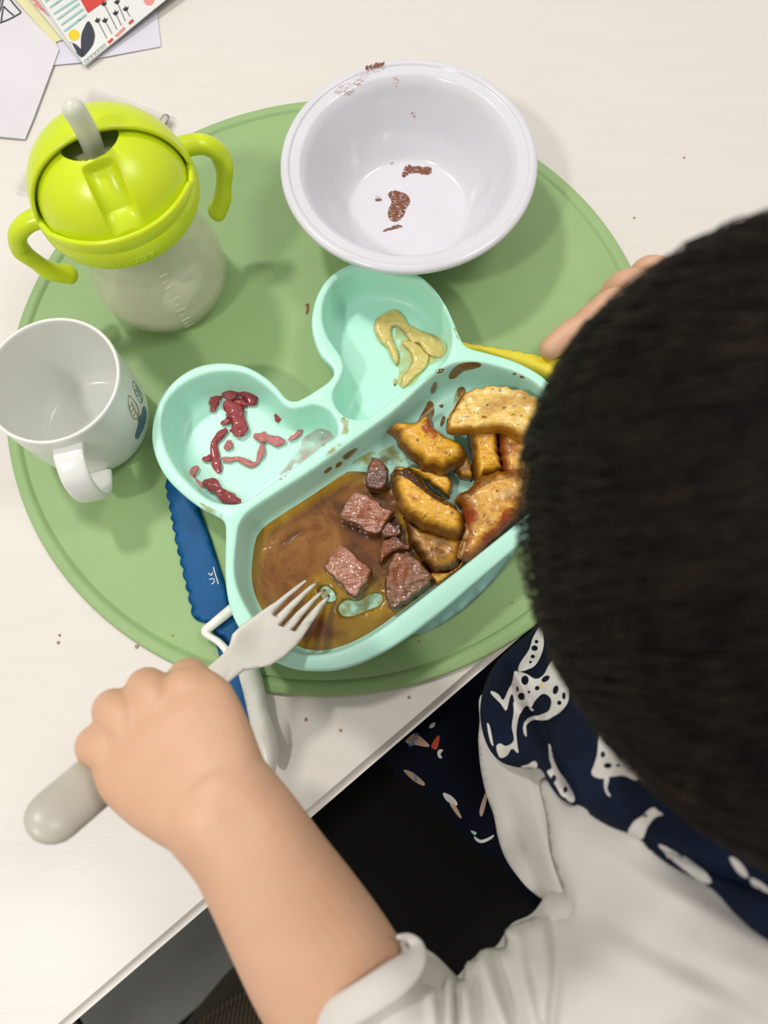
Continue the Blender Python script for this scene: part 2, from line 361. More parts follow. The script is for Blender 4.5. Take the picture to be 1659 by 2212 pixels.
def tps(ctrl):
    C = np.array(ctrl, float); x = C[:, :2] / 400; n = len(C)
    def U(r2): return np.where(r2 > 0, r2 * np.log(np.maximum(r2, 1e-12)), 0)
    K = U(((x[:, None] - x[None]) ** 2).sum(2)); Pm = np.c_[np.ones(n), x]
    A = np.block([[K + np.eye(n) * .003, Pm], [Pm.T, np.zeros((3, 3))]]); s = np.linalg.solve(A, np.r_[C[:, 2], 0, 0, 0])
    return lambda q: U((((q / 400)[:, None] - x[None]) ** 2).sum(2)) @ s[:n] + np.c_[np.ones(len(q)), q / 400] @ s[n:]
def cloth(name, px, ctrl, mt, parent=None, thick=.0015, step=11, fold=None, n=120):
    """cloth with its own height everywhere, given thickness"""
    o2 = cr(px, n); v, f = cdt(o2, (), step); z = tps(ctrl)(v)
    if fold is not None: z = z + fold(v, bdist(v, [o2]))
    V = np.array([W(p[0], p[1], zz) for p, zz in zip(v, z)])
    k = len(V); me_n = [tuple(t[::-1]) for t in f]   # pixel y runs down: flip so normals face up
    o = mesh(name, V, me_n, mt, parent)
    s = o.modifiers.new('thickness', 'SOLIDIFY'); s.thickness = thick; s.offset = -1
    me = bpy.data.meshes.new_from_object(o.evaluated_get(bpy.context.evaluated_depsgraph_get()))
    old = o.data; o.modifiers.clear(); o.data = me; bpy.data.meshes.remove(old)
    return o
def box(name, c, sx, sy, sz, mt, parent=None, rot=0, bev=.002):
    bm = bmesh.new(); bmesh.ops.create_cube(bm, size=1)
    bmesh.ops.scale(bm, vec=(sx, sy, sz), verts=bm.verts)
    if bev: bmesh.ops.bevel(bm, geom=bm.edges, offset=bev, segments=3, affect='EDGES')
    bmesh.ops.rotate(bm, matrix=Matrix.Rotation(rot, 3, 'Z'), verts=bm.verts); bmesh.ops.translate(bm, vec=c, verts=bm.verts)
    me = bpy.data.meshes.new(name); bm.to_mesh(me); bm.free(); return link(name, me, mt, parent, smooth=False)

# directions of the table edge and of the seated child
ED = np.array([.7723, .6353]); FD = np.array([-.6353, .7723]); ANG = math.atan2(ED[1], ED[0])

# ------------------------------------------------------------------ floor, table, chair, pouf
FZ = -.74
floor = mesh('floor', [(-2.5, -2.5, FZ - .012), (2.5, -2.5, FZ - .012), (2.5, 2.5, FZ - .012), (-2.5, 2.5, FZ - .012)], [(0, 1, 2, 3)], 'grout', smooth=False)
T(floor, 'grey tiled floor with dark joints', None, kind='structure')
ja, jb = W(415, 2195, FZ), W(520, 2103, FZ); jd = (jb - ja)[:2]; jd /= np.linalg.norm(jd); jn = np.array([-jd[1], jd[0]]); ta = math.atan2(jd[1], jd[0])
TS = .45; tile0 = None
for i in range(-4, 5):
    for j in range(-4, 5):
        cxy = ja[:2] + jn * (j + .5) * TS + jd * (i + .22) * TS
        if abs(cxy[0]) > 1.9 or abs(cxy[1]) > 1.9: continue
        if tile0 is None:
            tile0 = box('tile', (0, 0, 0), TS - .008, TS - .008, .012, 'tile', None, 0, .0015); o = tile0
        else: o = tile0.copy(); COL.objects.link(o)
        o.parent = floor; o.location = (cxy[0], cxy[1], FZ - .0055 + .0004 * ((i * 7 + j * 3) % 3)); o.rotation_euler = (0, 0, ta)

# table: front edge runs under the child, the top stretches away up and to the left
e0 = W(650, 1785, 0)[:2]
TL, TD = 1.7, .95
tc = e0 + ED * .25 + FD * TD / 2
table = thing('table', (tc[0], tc[1], FZ), 'white rectangular dining table the meal is laid on', 'table')
box('tabletop', (tc[0], tc[1], -.013), TL, TD, .026, 'table', table, ANG, .0045)
for su in (-1, 1):
    for sv in (-1, 1):
        p = tc + ED * su * (TL/2 - .07) + FD * sv * (TD/2 - .09)
        box('leg', (p[0], p[1], (FZ - .026) / 2), .06, .06, -FZ - .026, 'table_edge', table, ANG, .003)
for sv in (-1, 1):
    p = tc + FD * sv * (TD/2 - .09); box('apron', (p[0], p[1], -.061), TL - .2, .02, .07, 'table_edge', table, ANG, .002)

seat_c = np.array([.175, -.105]) + FD * .0
chair = thing('chair', (seat_c[0], seat_c[1], FZ), 'black padded chair the child sits on, tucked under the table edge', 'chair')
def pad(name, c, sx, sy, z0, z1, mt, parent, rot, bev): return box(name, (c[0], c[1], (z0 + z1) / 2), sx, sy, z1 - z0, mt, parent, rot, bev)
pad('seat', seat_c + ED * .006, .556, .44, -.262, -.202, 'black_seat', chair, ANG, .022)
for su in (-1, 1):
    for sv in (-1, 1):
        p = seat_c + ED * su * .24 + FD * sv * .18; box('leg', (p[0], p[1], (FZ - .262) / 2), .03, .03, -FZ - .262, 'black_metal', chair, ANG, .004)
p = seat_c - FD * .205; box('backrest', (p[0], p[1], -.06), .5, .03, .285, 'black_seat', chair, ANG, .012)

pc = W(690, 2650, -.42)
pf = thing('pouf', (pc[0], pc[1], FZ), 'round pouf in ribbed brown fabric on the floor beside the black chair', 'pouf')
lathe('cushion', [(.0005, FZ)] + roundprof([(.12, FZ), (.19, FZ + .01), (.205, FZ + .06), (.208, FZ + .2), (.2, -.45), (.17, -.425), (.1, -.42)], 40) + [(.0005, -.42)], pc, 'ribbed', pf, 64)
mesh_pipe = [(pc[0] + .199 * math.cos(a), pc[1] + .199 * math.sin(a), -.447) for a in np.linspace(0, 2*math.pi, 50)]
sweep('piping', mesh_pipe, .004, None, 'ribbed', pf, 100, 8, cap=False)

# ------------------------------------------------------------------ placemat
MC = np.array([-.0475, .2277]); MR = .2065; MT = .0032
prof = [(.0005, MT)] + [(MR - .0098, MT), (MR - .0092, MT), (MR - .0087, MT - .0014), (MR - .0080, MT - .0014), (MR - .0076, MT + .0002)] + roundprof([(MR - .004, MT + .0002), (MR - .0008, MT), (MR, MT * .55), (MR - .0008, .0003)], 10) + [(.0005, .0002)]
matt = lathe('placemat', prof, MC, 'mat', None, 256)
T(matt, 'large round sage green silicone placemat under the plate and cups', 'placemat')

# ------------------------------------------------------------------ bunny plate
PZ = .034; PF = .0085
OUT = [(484, 1128),(487, 1160),(486, 1210),(487, 1260),(496, 1312),(515, 1355),(545, 1395),(585, 1425),(635, 1445),(690, 1450),(740, 1445),(800, 1424),(870, 1384),(950, 1325),(1020, 1266),(1100, 1197),(1160, 1143),(1222, 1085),(1250, 1040),(1260, 985),(1252, 930),(1230, 870),(1190, 830),(1160, 805),(1110, 780),(1055, 763),(1010, 750),(995, 730),(978, 690),(955, 648),(925, 610),(885, 582),(840, 568),(790, 565),(745, 576),(708, 602),(684, 640),(673, 685),(676, 728),(692, 768),(715, 792),(721, 808),(708, 826),(680, 845),(655, 860),(636, 867),(618, 860),(598, 836),(570, 812),(530, 791),(485, 784),(440, 788),(400, 805),(365, 835),(340, 875),(329, 920),(329, 960),(341, 1000),(362, 1035),(395, 1068),(430, 1095),(462, 1112)]
E1 = [(351, 898),(350, 931),(359, 968),(379, 1009),(411, 1046),(442, 1073),(469, 1086),(499, 1090),(523, 1086),(557, 1066),(604, 1033),(671, 985),(708, 958),(725, 945),(730, 926),(722, 903),(705, 884),(678, 876),(651, 882),(631, 884),(611, 874),(588, 848),(563, 826),(530, 808),(489, 803),(449, 808),(411, 823),(381, 844),(360, 870)]
E2 = [(697, 690),(699, 655),(711, 625),(735, 600),(771, 584),(815, 581),(862, 587),(902, 602),(934, 630),(958, 665),(974, 703),(976, 738),(968, 770),(950, 792),(931, 807),(866, 849),(806, 896),(783, 906),(754, 904),(735, 891),(722, 871),(720, 848),(733, 822),(742, 798),(738, 774),(722, 750),(705, 722)]
MN = [(511, 1172),(517, 1135),(537, 1106),(587, 1072),(674, 1016),(760, 955),(847, 892),(917, 829),(956, 799),(990, 785),(1042, 785),(1108, 803),(1151, 825),(1185, 856),(1215, 900),(1229, 950),(1226, 1000),(1205, 1045),(1180, 1076),(1116, 1132),(1064, 1174),(999, 1226),(934, 1276),(869, 1326),(804, 1372),(743, 1402),(687, 1415),(643, 1411),(600, 1390),(565, 1358),(535, 1316),(514, 1270),(507, 1225)]
def w2(px, z, n): return cr([W(*p, z)[:2] for p in px], n)
def ccw(P):
    a = (P[:, 0] * np.roll(P[:, 1], -1) - np.roll(P[:, 0], -1) * P[:, 1]).sum(); return P if a > 0 else P[::-1]
def offset(P, d):   # P counter-clockwise; positive d = inwards
    t = np.roll(P, -2, 0) - np.roll(P, 2, 0); t /= np.linalg.norm(t, axis=1)[:, None]
    Q = P + np.c_[-t[:, 1], t[:, 0]] * d
    for _ in range(int(abs(d) * 1500)): Q = (np.roll(Q, 1, 0) + 2 * Q + np.roll(Q, -1, 0)) / 4
    return Q
plate = thing('plate', (*W(800, 1050, 0)[:2], MT), 'mint green bunny shaped silicone plate with two ear pockets and a main tray', 'plate')
V, F = [], []
def addloop(P, z): k = len(V); V.extend((p[0], p[1], z) for p in P); return list(range(k, k + len(P)))
def strip(a, b): n = len(a); F.extend((a[i], a[(i+1) % n], b[(i+1) % n], b[i]) for i in range(n))
outer = ccw(w2(OUT, PZ - .001, 300)); rim_o = offset(outer, .0018)
pock = [ccw(w2(E1, PZ - .001, 160)), ccw(w2(E2, PZ - .001, 160)), ccw(w2(MN, PZ - .001, 220))]
rims = [offset(p, -.0014) for p in pock]
lo = addloop(rim_o, PZ); prev = lo
for d, z in ((.0010, PZ - .0002), (.0003, PZ - .0010), (0, PZ - .0022), (.0003, PZ - .006), (.0018, PZ - .008), (.0024, PZ - .018), (.0034, .008), (.006, .0042), (.010, .0034)):
    L = addloop(offset(outer, d), z); strip(prev, L) if False else F.extend((prev[i], L[i], L[(i+1) % 300], prev[(i+1) % 300]) for i in range(300)); prev = L
F.append(tuple(prev[::-1]))
li = []
for p, r in zip(pock, rims):
    a = addloop(r, PZ); li.append(a); prev = a; n = len(p)
    for d, z in ((-.0006, PZ - .0003), (0, PZ - .0012), (.0006, PZ - .004), (.0022, PF + .007), (.0034, PF + .003), (.0052, PF + .0008), (.0075, PF), (.012, PF)):
        L = addloop(offset(p, d), z); F.extend((prev[i], prev[(i+1) % n], L[(i+1) % n], L[i]) for i in range(n)); prev = L
    cv, cf = cdt(np.array([V[i][:2] for i in prev]), (), None); k = len(V)
    V.extend((q[0], q[1], PF) for q in cv); F.extend((k + t[0], k + t[1], k + t[2]) for t in cf)
cv, cf = cdt(rim_o, rims, None); k = len(V); V.extend((q[0], q[1], PZ) for q in cv); F.extend((k + t[0], k + t[1], k + t[2]) for t in cf)
body = mesh('tray', V, F, 'mint', plate)
bm = bmesh.new(); bm.from_mesh(body.data); bmesh.ops.remove_doubles(bm, verts=bm.verts, dist=.00001); bmesh.ops.recalc_face_normals(bm, faces=bm.faces); bm.to_mesh(body.data); bm.free()
tray_b = bvh(body)
lump('suction_base', [(872, 1372),(930, 1362),(1000, 1318),(1060, 1262),(1105, 1205),(1132, 1150),(1180, 1060),(1050, 1000),(850, 1080),(700, 1200),(720, 1330),(800, 1368)], MT, MT + .0038, 'mint2', plate, zm=MT + .002, w=.004, rough=0, step=.006, n=120)
for i, P in enumerate([
    [(975, 800),(990, 787),(1010, 782),(1035, 783),(1040, 790),(1020, 797),(1000, 802),(985, 815),(975, 818),(968, 816)],
    [(936, 828),(941, 824),(944, 832),(940, 845),(932, 850),(930, 842)], [(942, 800),(958, 796),(955, 803),(944, 806)],
    [(988, 840),(1000, 835),(1006, 845),(1000, 858),(988, 856)], [(948, 876),(958, 874),(955, 882)], [(951, 915),(956, 900),(962, 902),(958, 916),(952, 922)],
    [(905, 905),(918, 880),(926, 865),(936, 872),(938, 892),(932, 905),(918, 915)],
    [(1108, 806),(1114, 805),(1114, 809),(1109, 809)], [(1123, 811),(1132, 813),(1131, 817),(1124, 815)], [(740, 985),(765, 968),(770, 972),(748, 992)],
    [(700, 1018),(712, 1008),(716, 1012),(704, 1022)], [(725, 1003),(735, 996),(738, 1002),(728, 1010)]]):
    o = decal('gravy_splash', P, tray_b, 'smear', plate, .0003, 5, True, n=24)
for P in ([(735, 905),(752, 903),(752, 935),(738, 958),(730, 945),(742, 925)], [(430, 1085),(470, 1105),(480, 1118),(460, 1112)], [(985, 680),(1000, 720),(990, 735),(978, 700)], [(700, 985),(730, 958),(738, 962),(710, 985)]):
    decal('grease_smear', P, tray_b, 'film_gravy', plate, .0002, 5, True, n=24)

# ------------------------------------------------------------------ food in the plate
grv = lump('gravy', [(548, 1165),(565, 1128),(605, 1098),(655, 1066),(705, 1036),(745, 1020),(790, 1020),(830, 1030),(880, 1060),(900, 1130),(930, 1200),(990, 1210),(975, 1245),(930, 1280),(869, 1328),(804, 1374),(743, 1404),(687, 1417),(643, 1413),(598, 1390),(562, 1350),(536, 1300),(528, 1265),(535, 1215)], PF - .0004, PF + .0018, 'gravy', None, zm=PF + .0008, w=.013, n=130, step=.0022, rough=.0002, fscale=60,
           holes=[[(730, 1312),(745, 1296),(775, 1298),(800, 1283),(825, 1285),(822, 1305),(795, 1318),(765, 1330),(740, 1330)], [(690, 1275),(705, 1265),(722, 1280),(725, 1296),(708, 1300),(694, 1290)]])
T(grv, 'pool of glossy brown gravy in the main tray of the plate', 'gravy', kind='stuff')
for i, P in enumerate([[(810, 985),(850, 960),(880, 945),(905, 960),(895, 985),(860, 1000),(830, 1005)], [(760, 1000),(800, 975),(815, 985),(790, 1005)], [(985, 845),(1005, 855),(995, 880),(980, 885)], [(722, 1300),(760, 1285),(805, 1274),(832, 1282),(820, 1315),(770, 1338),(730, 1335)], [(684, 1270),(710, 1258),(732, 1285),(720, 1308),(690, 1300)]]):
    decal('thin_gravy_film', P, tray_b, 'film_gravy', plate, .00025, 6, True, n=24)
POT = [
 ('pot', [(881,1008),(972,1033),(974,1071),(962,1076),(929,1056),(909,1041),(883,1023)], .0, .012, (0,0), 'small potato piece mostly hidden beneath the spotted potato wedge'),
 ('pot', [(975,1010),(1007,990),(1020,1015),(1020,1041),(1002,1036),(985,1025)], .0, .012, (0,0), 'small dark potato sliver between the spotted wedge and the upright wedge'),
 ('pot_dark', [(873,1119),(896,1134),(929,1148),(962,1155),(1000,1165),(1000,1195),(988,1226),(957,1238),(931,1236),(916,1220),(904,1198),(888,1175),(881,1147)], .0, .014, (0,0), 'sauce soaked amber potato wedge lying lowest, next to the beef'),
 ('pot_red', [(930,1236),(958,1238),(985,1226),(1000,1205),(1000,1222),(975,1245),(950,1262),(933,1255)], .0, .009, (0,0), 'reddish sauced potato scrap in the lower corner of the potato pile'),
 ('pot', [(1012,930),(1071,930),(1076,972),(1085,1020),(1048,1036),(1028,1046),(1020,1008),(1016,972)], .0, .018, (0,0), 'upright yellow potato wedge below the big pale slice'),
 ('pot_red', [(1073,930),(1098,940),(1140,960),(1165,1000),(1150,1045),(1098,1035),(1083,1020),(1076,977)], .0, .016, (0,0), 'orange potato piece with red sauce at the right behind the upright wedge'),
 ('pot', [(835,932),(848,922),(871,912),(886,917),(906,907),(919,894),(931,901),(942,927),(962,945),(985,955),(1002,965),(1009,983),(1002,1000),(982,1015),(957,1026),(929,1021),(904,1008),(883,990),(868,972),(853,950)], .004, .024, (0,0), 'spotted brown skinned potato wedge nearest the divider'),
 ('pot', [(844,1033),(848,1015),(866,1010),(888,1020),(916,1046),(942,1069),(972,1084),(992,1102),(1002,1122),(1000,1145),(992,1165),(962,1162),(929,1150),(896,1134),(871,1117),(858,1096),(850,1071)], .006, .028, (0,0), 'long golden potato wedge with charred upper edge beside the beef'),
 ('pot_pale', [(967,932),(969,907),(982,886),(995,864),(1012,848),(1048,839),(1088,841),(1124,848),(1159,866),(1170,885),(1160,912),(1140,945),(1124,957),(1098,942),(1073,934),(1040,938),(1007,939),(977,938)], .012, .027, (.1,-.1), 'largest pale yellow potato slice with flat cut face at the top of the pile'),
 ('pot_red', [(977,1081),(1002,1064),(1030,1041),(1058,1026),(1088,1020),(1121,1020),(1165,1045),(1160,1085),(1124,1119),(1093,1147),(1058,1177),(1033,1205),(1007,1216),(985,1203),(995,1172),(1002,1139),(997,1114),(987,1094)], .004, .026, (.1,.1), 'broken potato wedge smeared with red sauce at the lower right of the pile'),
]
for mt, P, z0, z1, tl, lab in POT:
    pw = .85 if mt == 'pot' else .5
    o = lump('potato_wedge', P, PF + .0012 + z0, PF + .0005 + z1, mt, None, n=90, step=.0013, rough=.0012, fscale=210, tilt=tl, pw=pw, w=(.004 if mt == 'pot_pale' else None), jit=.0009)
    T(o, lab, 'potato', 'roast potato wedges on the plate')
    if 'long golden' in lab: pot_top = {'long': (o, bvh(o))}
    if 'broken' in lab: pot_top['broken'] = (o, bvh(o))
    if 'spotted brown' in lab: pot_spot = (o, bvh(o))
    if mt == 'pot_pale':
        lump('skin', [(964,930),(966,905),(979,884),(992,862),(1006,850),(1004,862),(990,880),(978,905),(975,930)], PF + .008, PF + .0245, 'pot_dark', o, n=40, step=.0016, jit=.0004)
for key, nm, mt_, P in (('long', 'charred_edge', 'char', [(845,1022),(852,1010),(870,1010),(892,1022),(920,1047),(945,1069),(975,1084),(994,1103),(975,1097),(945,1082),(915,1062),(885,1038),(862,1026),(850,1034)]),
      ('broken', 'broken_flesh', 'flesh', [(998,1122),(1008,1132),(1014,1150),(1008,1168),(1004,1185),(996,1204),(988,1201),(996,1172),(1003,1140)]),
      ('broken', 'broken_flesh', 'flesh', [(1080,1062),(1098,1048),(1112,1052),(1105,1068),(1088,1078),(1078,1075)]),
      ('broken', 'browned_skin', 'char2', [(978,1081),(1002,1064),(1030,1041),(1058,1026),(1088,1021),(1118,1024),(1090,1036),(1062,1042),(1034,1058),(1010,1080),(990,1094)]),
      ('broken', 'sauce_spot', 'redsauce', [(1004,1108),(1022,1100),(1034,1112),(1028,1126),(1010,1124)]),
      ('broken', 'sauce_spot', 'redsauce', [(1085,1105),(1098,1096),(1112,1100),(1118,1112),(1100,1128),(1078,1148),(1052,1168),(1040,1165),(1066,1140),(1082,1122)])):
    decal(nm, P, pot_top[key][1], mt_, pot_top[key][0], .0003, 5, True, n=30)
decal('sauce_spot', [(912,912),(925,905),(938,925),(945,940),(935,950),(920,938),(910,925)], pot_spot[1], 'redsauce', pot_spot[0], .0003, 5, True, n=24)
BEEF = [
 ('beef_brown', [(808,991),(838,1009),(841,1032),(834,1060),(816,1064),(795,1056),(788,1042),(791,1021),(799,1003)], .014, 'grey brown beef cube nearest the divider, topmost of the beef'),
 ('beef_pink', [(733,1122),(742,1101),(758,1075),(771,1066),(791,1072),(820,1085),(832,1099),(853,1108),(840,1130),(816,1159),(791,1153),(775,1142),(752,1134)], .013, 'pink beef cube with grey seared edge, furthest left in the gravy'),
 ('beef_brown', [(822,1149),(830,1135),(840,1127),(855,1136),(867,1134),(870,1150),(867,1161),(849,1163),(830,1166)], .010, 'small stringy brown beef scrap beside the pink cube'),
 ('beef_brown', [(828,1168),(845,1163),(862,1160),(875,1172),(885,1181),(885,1192),(857,1192),(838,1206),(822,1222),(817,1196)], .009, 'torn brown beef scrap just above the lowest beef cube'),
 ('beef_pink', [(701,1228),(711,1208),(728,1188),(742,1178),(762,1190),(776,1206),(799,1222),(808,1239),(799,1259),(783,1280),(767,1295),(750,1284),(734,1265),(715,1249)], .014, 'rosy beef cube just ahead of the fork tines'),
 ('beef_red', [(853,1200),(870,1195),(887,1196),(908,1214),(930,1241),(928,1265),(898,1290),(867,1310),(846,1318),(834,1300),(829,1267),(834,1241),(840,1216)], .016, 'largest beef cube, lowest on the plate, beside the sauce soaked potato'),
]
for bi_, (mt, P, h, lab) in enumerate(BEEF):
    o = lump('beef_cube', P, PF + .0006, PF + h, mt, None, zm=PF + h * .55, n=70, step=.0009, rough=.0014, fscale=330, pw=.5, w=.0028 if h > .012 else .002, jit=.0006, tilt=((.10, .18), (-.12, .2), (0, 0), (0, 0), (.15, .15), (-.05, .3))[bi_])
    T(o, lab, 'beef', 'beef pieces in the gravy')
MZ = PF + .0001
M['mustard_film'] = patch('thin_mustard_film', '#c2c882', '#d2cc84', 110, .3, .6)
mo = [lump('m', [(808,712),(812,690),(828,678),(853,668),(872,682),(882,700),(890,712),(880,722),(868,712),(855,704),(846,712),(850,735),(862,765),(858,790),(846,775),(836,752),(820,738)], MZ, MZ + .0036, 'mustard', rough=.0006, fscale=260, step=.0012),
      lump('m', [(862,690),(880,698),(905,712),(930,722),(950,735),(968,742),(962,768),(940,772),(918,762),(905,742),(890,742),(880,730),(868,710)], MZ, MZ + .0024, 'mustard', rough=.0006, fscale=260, step=.0012),
      lump('m', [(905,745),(918,760),(928,772),(920,795),(900,812),(882,830),(868,838),(868,815),(880,800),(890,780),(884,760),(868,742),(880,735)], MZ, MZ + .0026, 'mustard', rough=.0006, fscale=260, step=.0012),
      lump('m', [(850,822),(855,818),(857,828),(852,834)], MZ, MZ + .001, 'mustard', step=.001, n=20)]
mu = join(mo, 'mustard'); decal('thin_film', [(860,700),(880,712),(935,722),(966,742),(955,775),(925,790),(905,818),(880,838),(858,830),(862,800),(850,780),(862,760),(852,735)], tray_b, 'mustard_film', mu, .0004, 5, True); T(mu, 'smeared dollop of pale yellow mustard in the upper ear pocket', 'mustard', kind='stuff')
CZ = PF + .0014
SH = [('cabbage', [(459,888),(464,866),(474,853),(482,850)], 7, 'dark red shred at the upper left of the cabbage clump'),
 ('cabbage', [(482,853),(498,849),(516,843),(532,846),(543,857),(545,870)], 11, 'topmost crumpled shred of the cabbage clump'),
 ('cabbage', [(495,866),(515,868),(535,872),(553,871)], 6, 'shred whose pointed tip sticks out to the right of the cabbage clump'),
 ('cabbage', [(490,868),(504,885),(514,905),(518,925),(517,940)], 13, 'widest wine red shred hanging down from the cabbage clump'),
 ('cabbage', [(478,915),(490,910),(502,903)], 5, 'short shred poking left from the widest cabbage shred'),
 ('cabbage', [(489,928),(474,942),(462,958),(464,985),(468,1003),(474,1020)], 6.5, 'long upright dark red shred at the middle of the left ear pocket'),
 ('cabbage', [(438,992),(450,990),(462,989)], 5, 'stubby shred crossing the long upright shred'),
 ('cabbage2', [(496,952),(493,962),(487,970)], 6, 'small pale pink flake beside the long upright shred'),
 ('cabbage2', [(550,940),(565,945),(580,948),(597,952),(614,955)], 8, 'pale pink shred in the middle of the left ear pocket'),
 ('cabbage2', [(566,958),(564,978),(556,999),(543,1004),(528,996),(512,990),(496,993),(479,991)], 4.5, 'pale curled shred looping below the middle of the pocket'),
 ('cabbage2', [(624,951),(640,940),(657,924)], 4, 'thin pale shred pointing to the divider notch'),
 ('cabbage', [(597,909),(603,901),(611,900)], 7, 'isolated small dark cabbage fleck near the notch'),
 ('cabbage2', [(427,1008),(417,1020),(415,1034),(428,1048),(440,1046)], 6, 'pale red hooked shred at the lower left wall of the pocket'),
 ('cabbage', [(440,1042),(455,1046),(470,1058),(485,1070),(502,1080),(518,1085)], 9, 'thick dark shred lying along the bottom tip of the left ear pocket')]
for mt, P, w, lab in SH:
    pts = []
    for i, q in enumerate(P): pts.append(W(q[0], q[1], CZ + .0006 + .0012 * (w > 8) + .0005 * math.sin(i * 2)))
    r = w * .00036; prof_ = [r * (.55 if i in (0, len(P)-1) else 1 + .2 * math.sin(i * 2.3)) for i in range(len(P))]
    o = sweep('cabbage_shred', pts, prof_, [min(x * .42, .0015) for x in prof_], mt, None, 40, 14, rfn=lambda u, a, w=w: 1 + .16 * math.sin(3 * a + u * 9 + w) + .10 * math.sin(5 * a - u * 23) + .12 * math.sin(u * 17 + w))
    T(o, lab, 'cabbage', 'pickled red cabbage shreds in the left ear pocket')
T(decal('cabbage_juice', [(652,950),(672,935),(690,925),(712,932),(722,945),(700,962),(670,985),(640,1008),(612,1035),(600,1032),(620,1005),(640,980),(650,965)], tray_b, 'juice', None, .0003, 6, True), 'thin pink film of cabbage juice in the left ear pocket', 'juice', kind='stuff')

# ------------------------------------------------------------------ bowl
BC = W(882, 348, .055)[:2] + np.array([0, -.0005]); BR = .0777
bowl = thing('bowl', (BC[0], BC[1], MT), 'empty white round bowl with brown chocolate smears', 'bowl')
BZ = .0565
inn = roundprof([(.0005, .0095), (.02, .0095), (.036, .0096), (.0415, .0120), (.050, .024), (.0575, .040), (.0625, .0505), (.0655, BZ - .0022)], 60)
lip = roundprof([(.0665, BZ - .0012), (.071, BZ - .0006), (.0722, BZ - .0004), (.0730, BZ + .0006), (.0755, BZ + .0008), (.0776, BZ - .0006), (.0776, BZ - .003), (.0762, BZ - .0042), (.0725, BZ - .0044)], 36)
outp = roundprof([(.068, BZ - .008), (.062, .036), (.053, .020), (.042, .0085), (.036, .0062), (.0345, MT + .0004), (.0325, MT + .0003), (.031, .0062), (.01, .0066), (.0005, .0066)], 50)
bb = lathe('shell', inn + lip + outp, BC, 'bowl', bowl, 160)
bowl_b = bvh(bb)
for mt, P in (('choc', [(868,378),(874,362),(882,356),(895,360),(905,358),(912,362),(925,360),(933,366),(930,376),(915,378),(900,374),(886,376),(872,384)]),
              ('choc', [(838,420),(850,412),(866,415),(880,422),(886,436),(878,450),(872,466),(860,478),(846,478),(838,466),(840,450),(846,436)]),
              ('choc', [(826,500),(840,492),(858,486),(870,490),(858,494),(840,499)]), ('choc2', [(812,418),(824,430),(824,436),(812,433)]), ('choc', [(811,431),(824,430),(823,433),(812,435)]),
              ('choc2', [(720,200),(735,185),(755,178),(765,190),(760,204),(735,206)]), ('choc2', [(762,180),(785,160),(800,150),(832,140),(830,150),(800,165),(775,185)]),
              ('choc', [(790,145),(805,132),(822,124),(830,134),(826,143),(805,148),(792,152)]), ('choc2', [(846,170),(860,168),(862,180),(852,190)]), ('choc2', [(888,240),(896,245),(896,254),(890,250)]),
              ('choc2', [(1075,180),(1095,185),(1108,205),(1095,205)]), ('choc2', [(842,352),(850,350),(850,355),(844,356)])):
    decal('chocolate_smear', P, bowl_b, mt, bowl, .0003, 4, True, n=40)

# ------------------------------------------------------------------ mug
UC = W(200, 905, 0)[:2]; u2 = W(113, 822, .068)[:2]; UC = u2
mug = thing('mug', (UC[0], UC[1], MT), 'small white mug with leaf drawings and one strap handle', 'mug')
UZ = .070; UR = .0375
prof = roundprof([(.0005, .0065), (.024, .0065), (.0305, .009), (.034, .018), (.0352, .04), (.0354, UZ - .001)], 50) + roundprof([(.0357, UZ - .0002), (.0366, UZ + .0002), (.0375, UZ - .0006), (.0376, UZ - .0025)], 8) + \
       roundprof([(.0374, UZ - .006), (.0374, .04), (.0364, .02), (.033, .0088), (.0275, MT + .0005), (.026, MT + .0002), (.024, .0045), (.0005, .0045)], 50)
mb = lathe('cup', prof, UC, 'mug', mug, 128); mug_b = bvh(mb)
hd = W(195, 1045, .035)[:2] - UC; hd /= np.linalg.norm(hd); ha = 0
hp = [(UC + hd * r, z) for r, z in ((.0365, .060), (.045, .0605), (.0545, .055), (.0585, .044), (.057, .031), (.050, .022), (.0375, .018))]
sweep('handle', [(p[0], p[1], z) for p, z in hp], [.0085, .008, .0078, .0078, .0076, .0076, .008], .0021, 'mug', mug, 60, 24, up=(hd[0] * .7, hd[1] * .7, .7), power=.7)
def ring(cx, cy, a, b, rot, k=14):
    return [(cx + a * math.cos(t) * math.cos(rot) - b * math.sin(t) * math.sin(rot), cy + a * math.cos(t) * math.sin(rot) + b * math.sin(t) * math.cos(rot)) for t in np.linspace(0, 2 * math.pi, k, endpoint=False)]
def leaf_ring(pts, w, mt, nm='leaf_print'):
    P = cr(pts, 30); c = P.mean(0); return decal(nm, list(map(tuple, P)), mug_b, mt, mug, .00025, 3, False, holes=[[tuple(c + (p - c) * (1 - w / np.linalg.norm(p - c))) for p in P[::2]]])
leaf_ring([(277, 853),(285, 860),(295, 873),(300, 888),(299, 902),(290, 906),(283, 896),(277, 878)], 2.2, 'brown_ink')
leaf_ring([(287, 822),(295, 832),(304, 848),(308, 862),(305, 871),(299, 866),(292, 850),(287, 834)], 1.8, 'grey_ink')
for a, b in (((280, 880), (284, 874)), ((284, 890), (289, 881)), ((288, 898), (294, 888)), ((283, 868), (300, 903))): decal('leaf_vein', stroke([a, ((a[0]+b[0])/2, (a[1]+b[1])/2 ), b], 1.6), mug_b, 'brown_ink', mug, .00025, 2)
for a, b in (((291, 842), (296, 846)), ((295, 854), (300, 855)), ((292, 832), (307, 868))): decal('leaf_vein', stroke([a, ((a[0]+b[0])/2, (a[1]+b[1])/2), b], 1.4), mug_b, 'grey_ink', mug, .00025, 2)
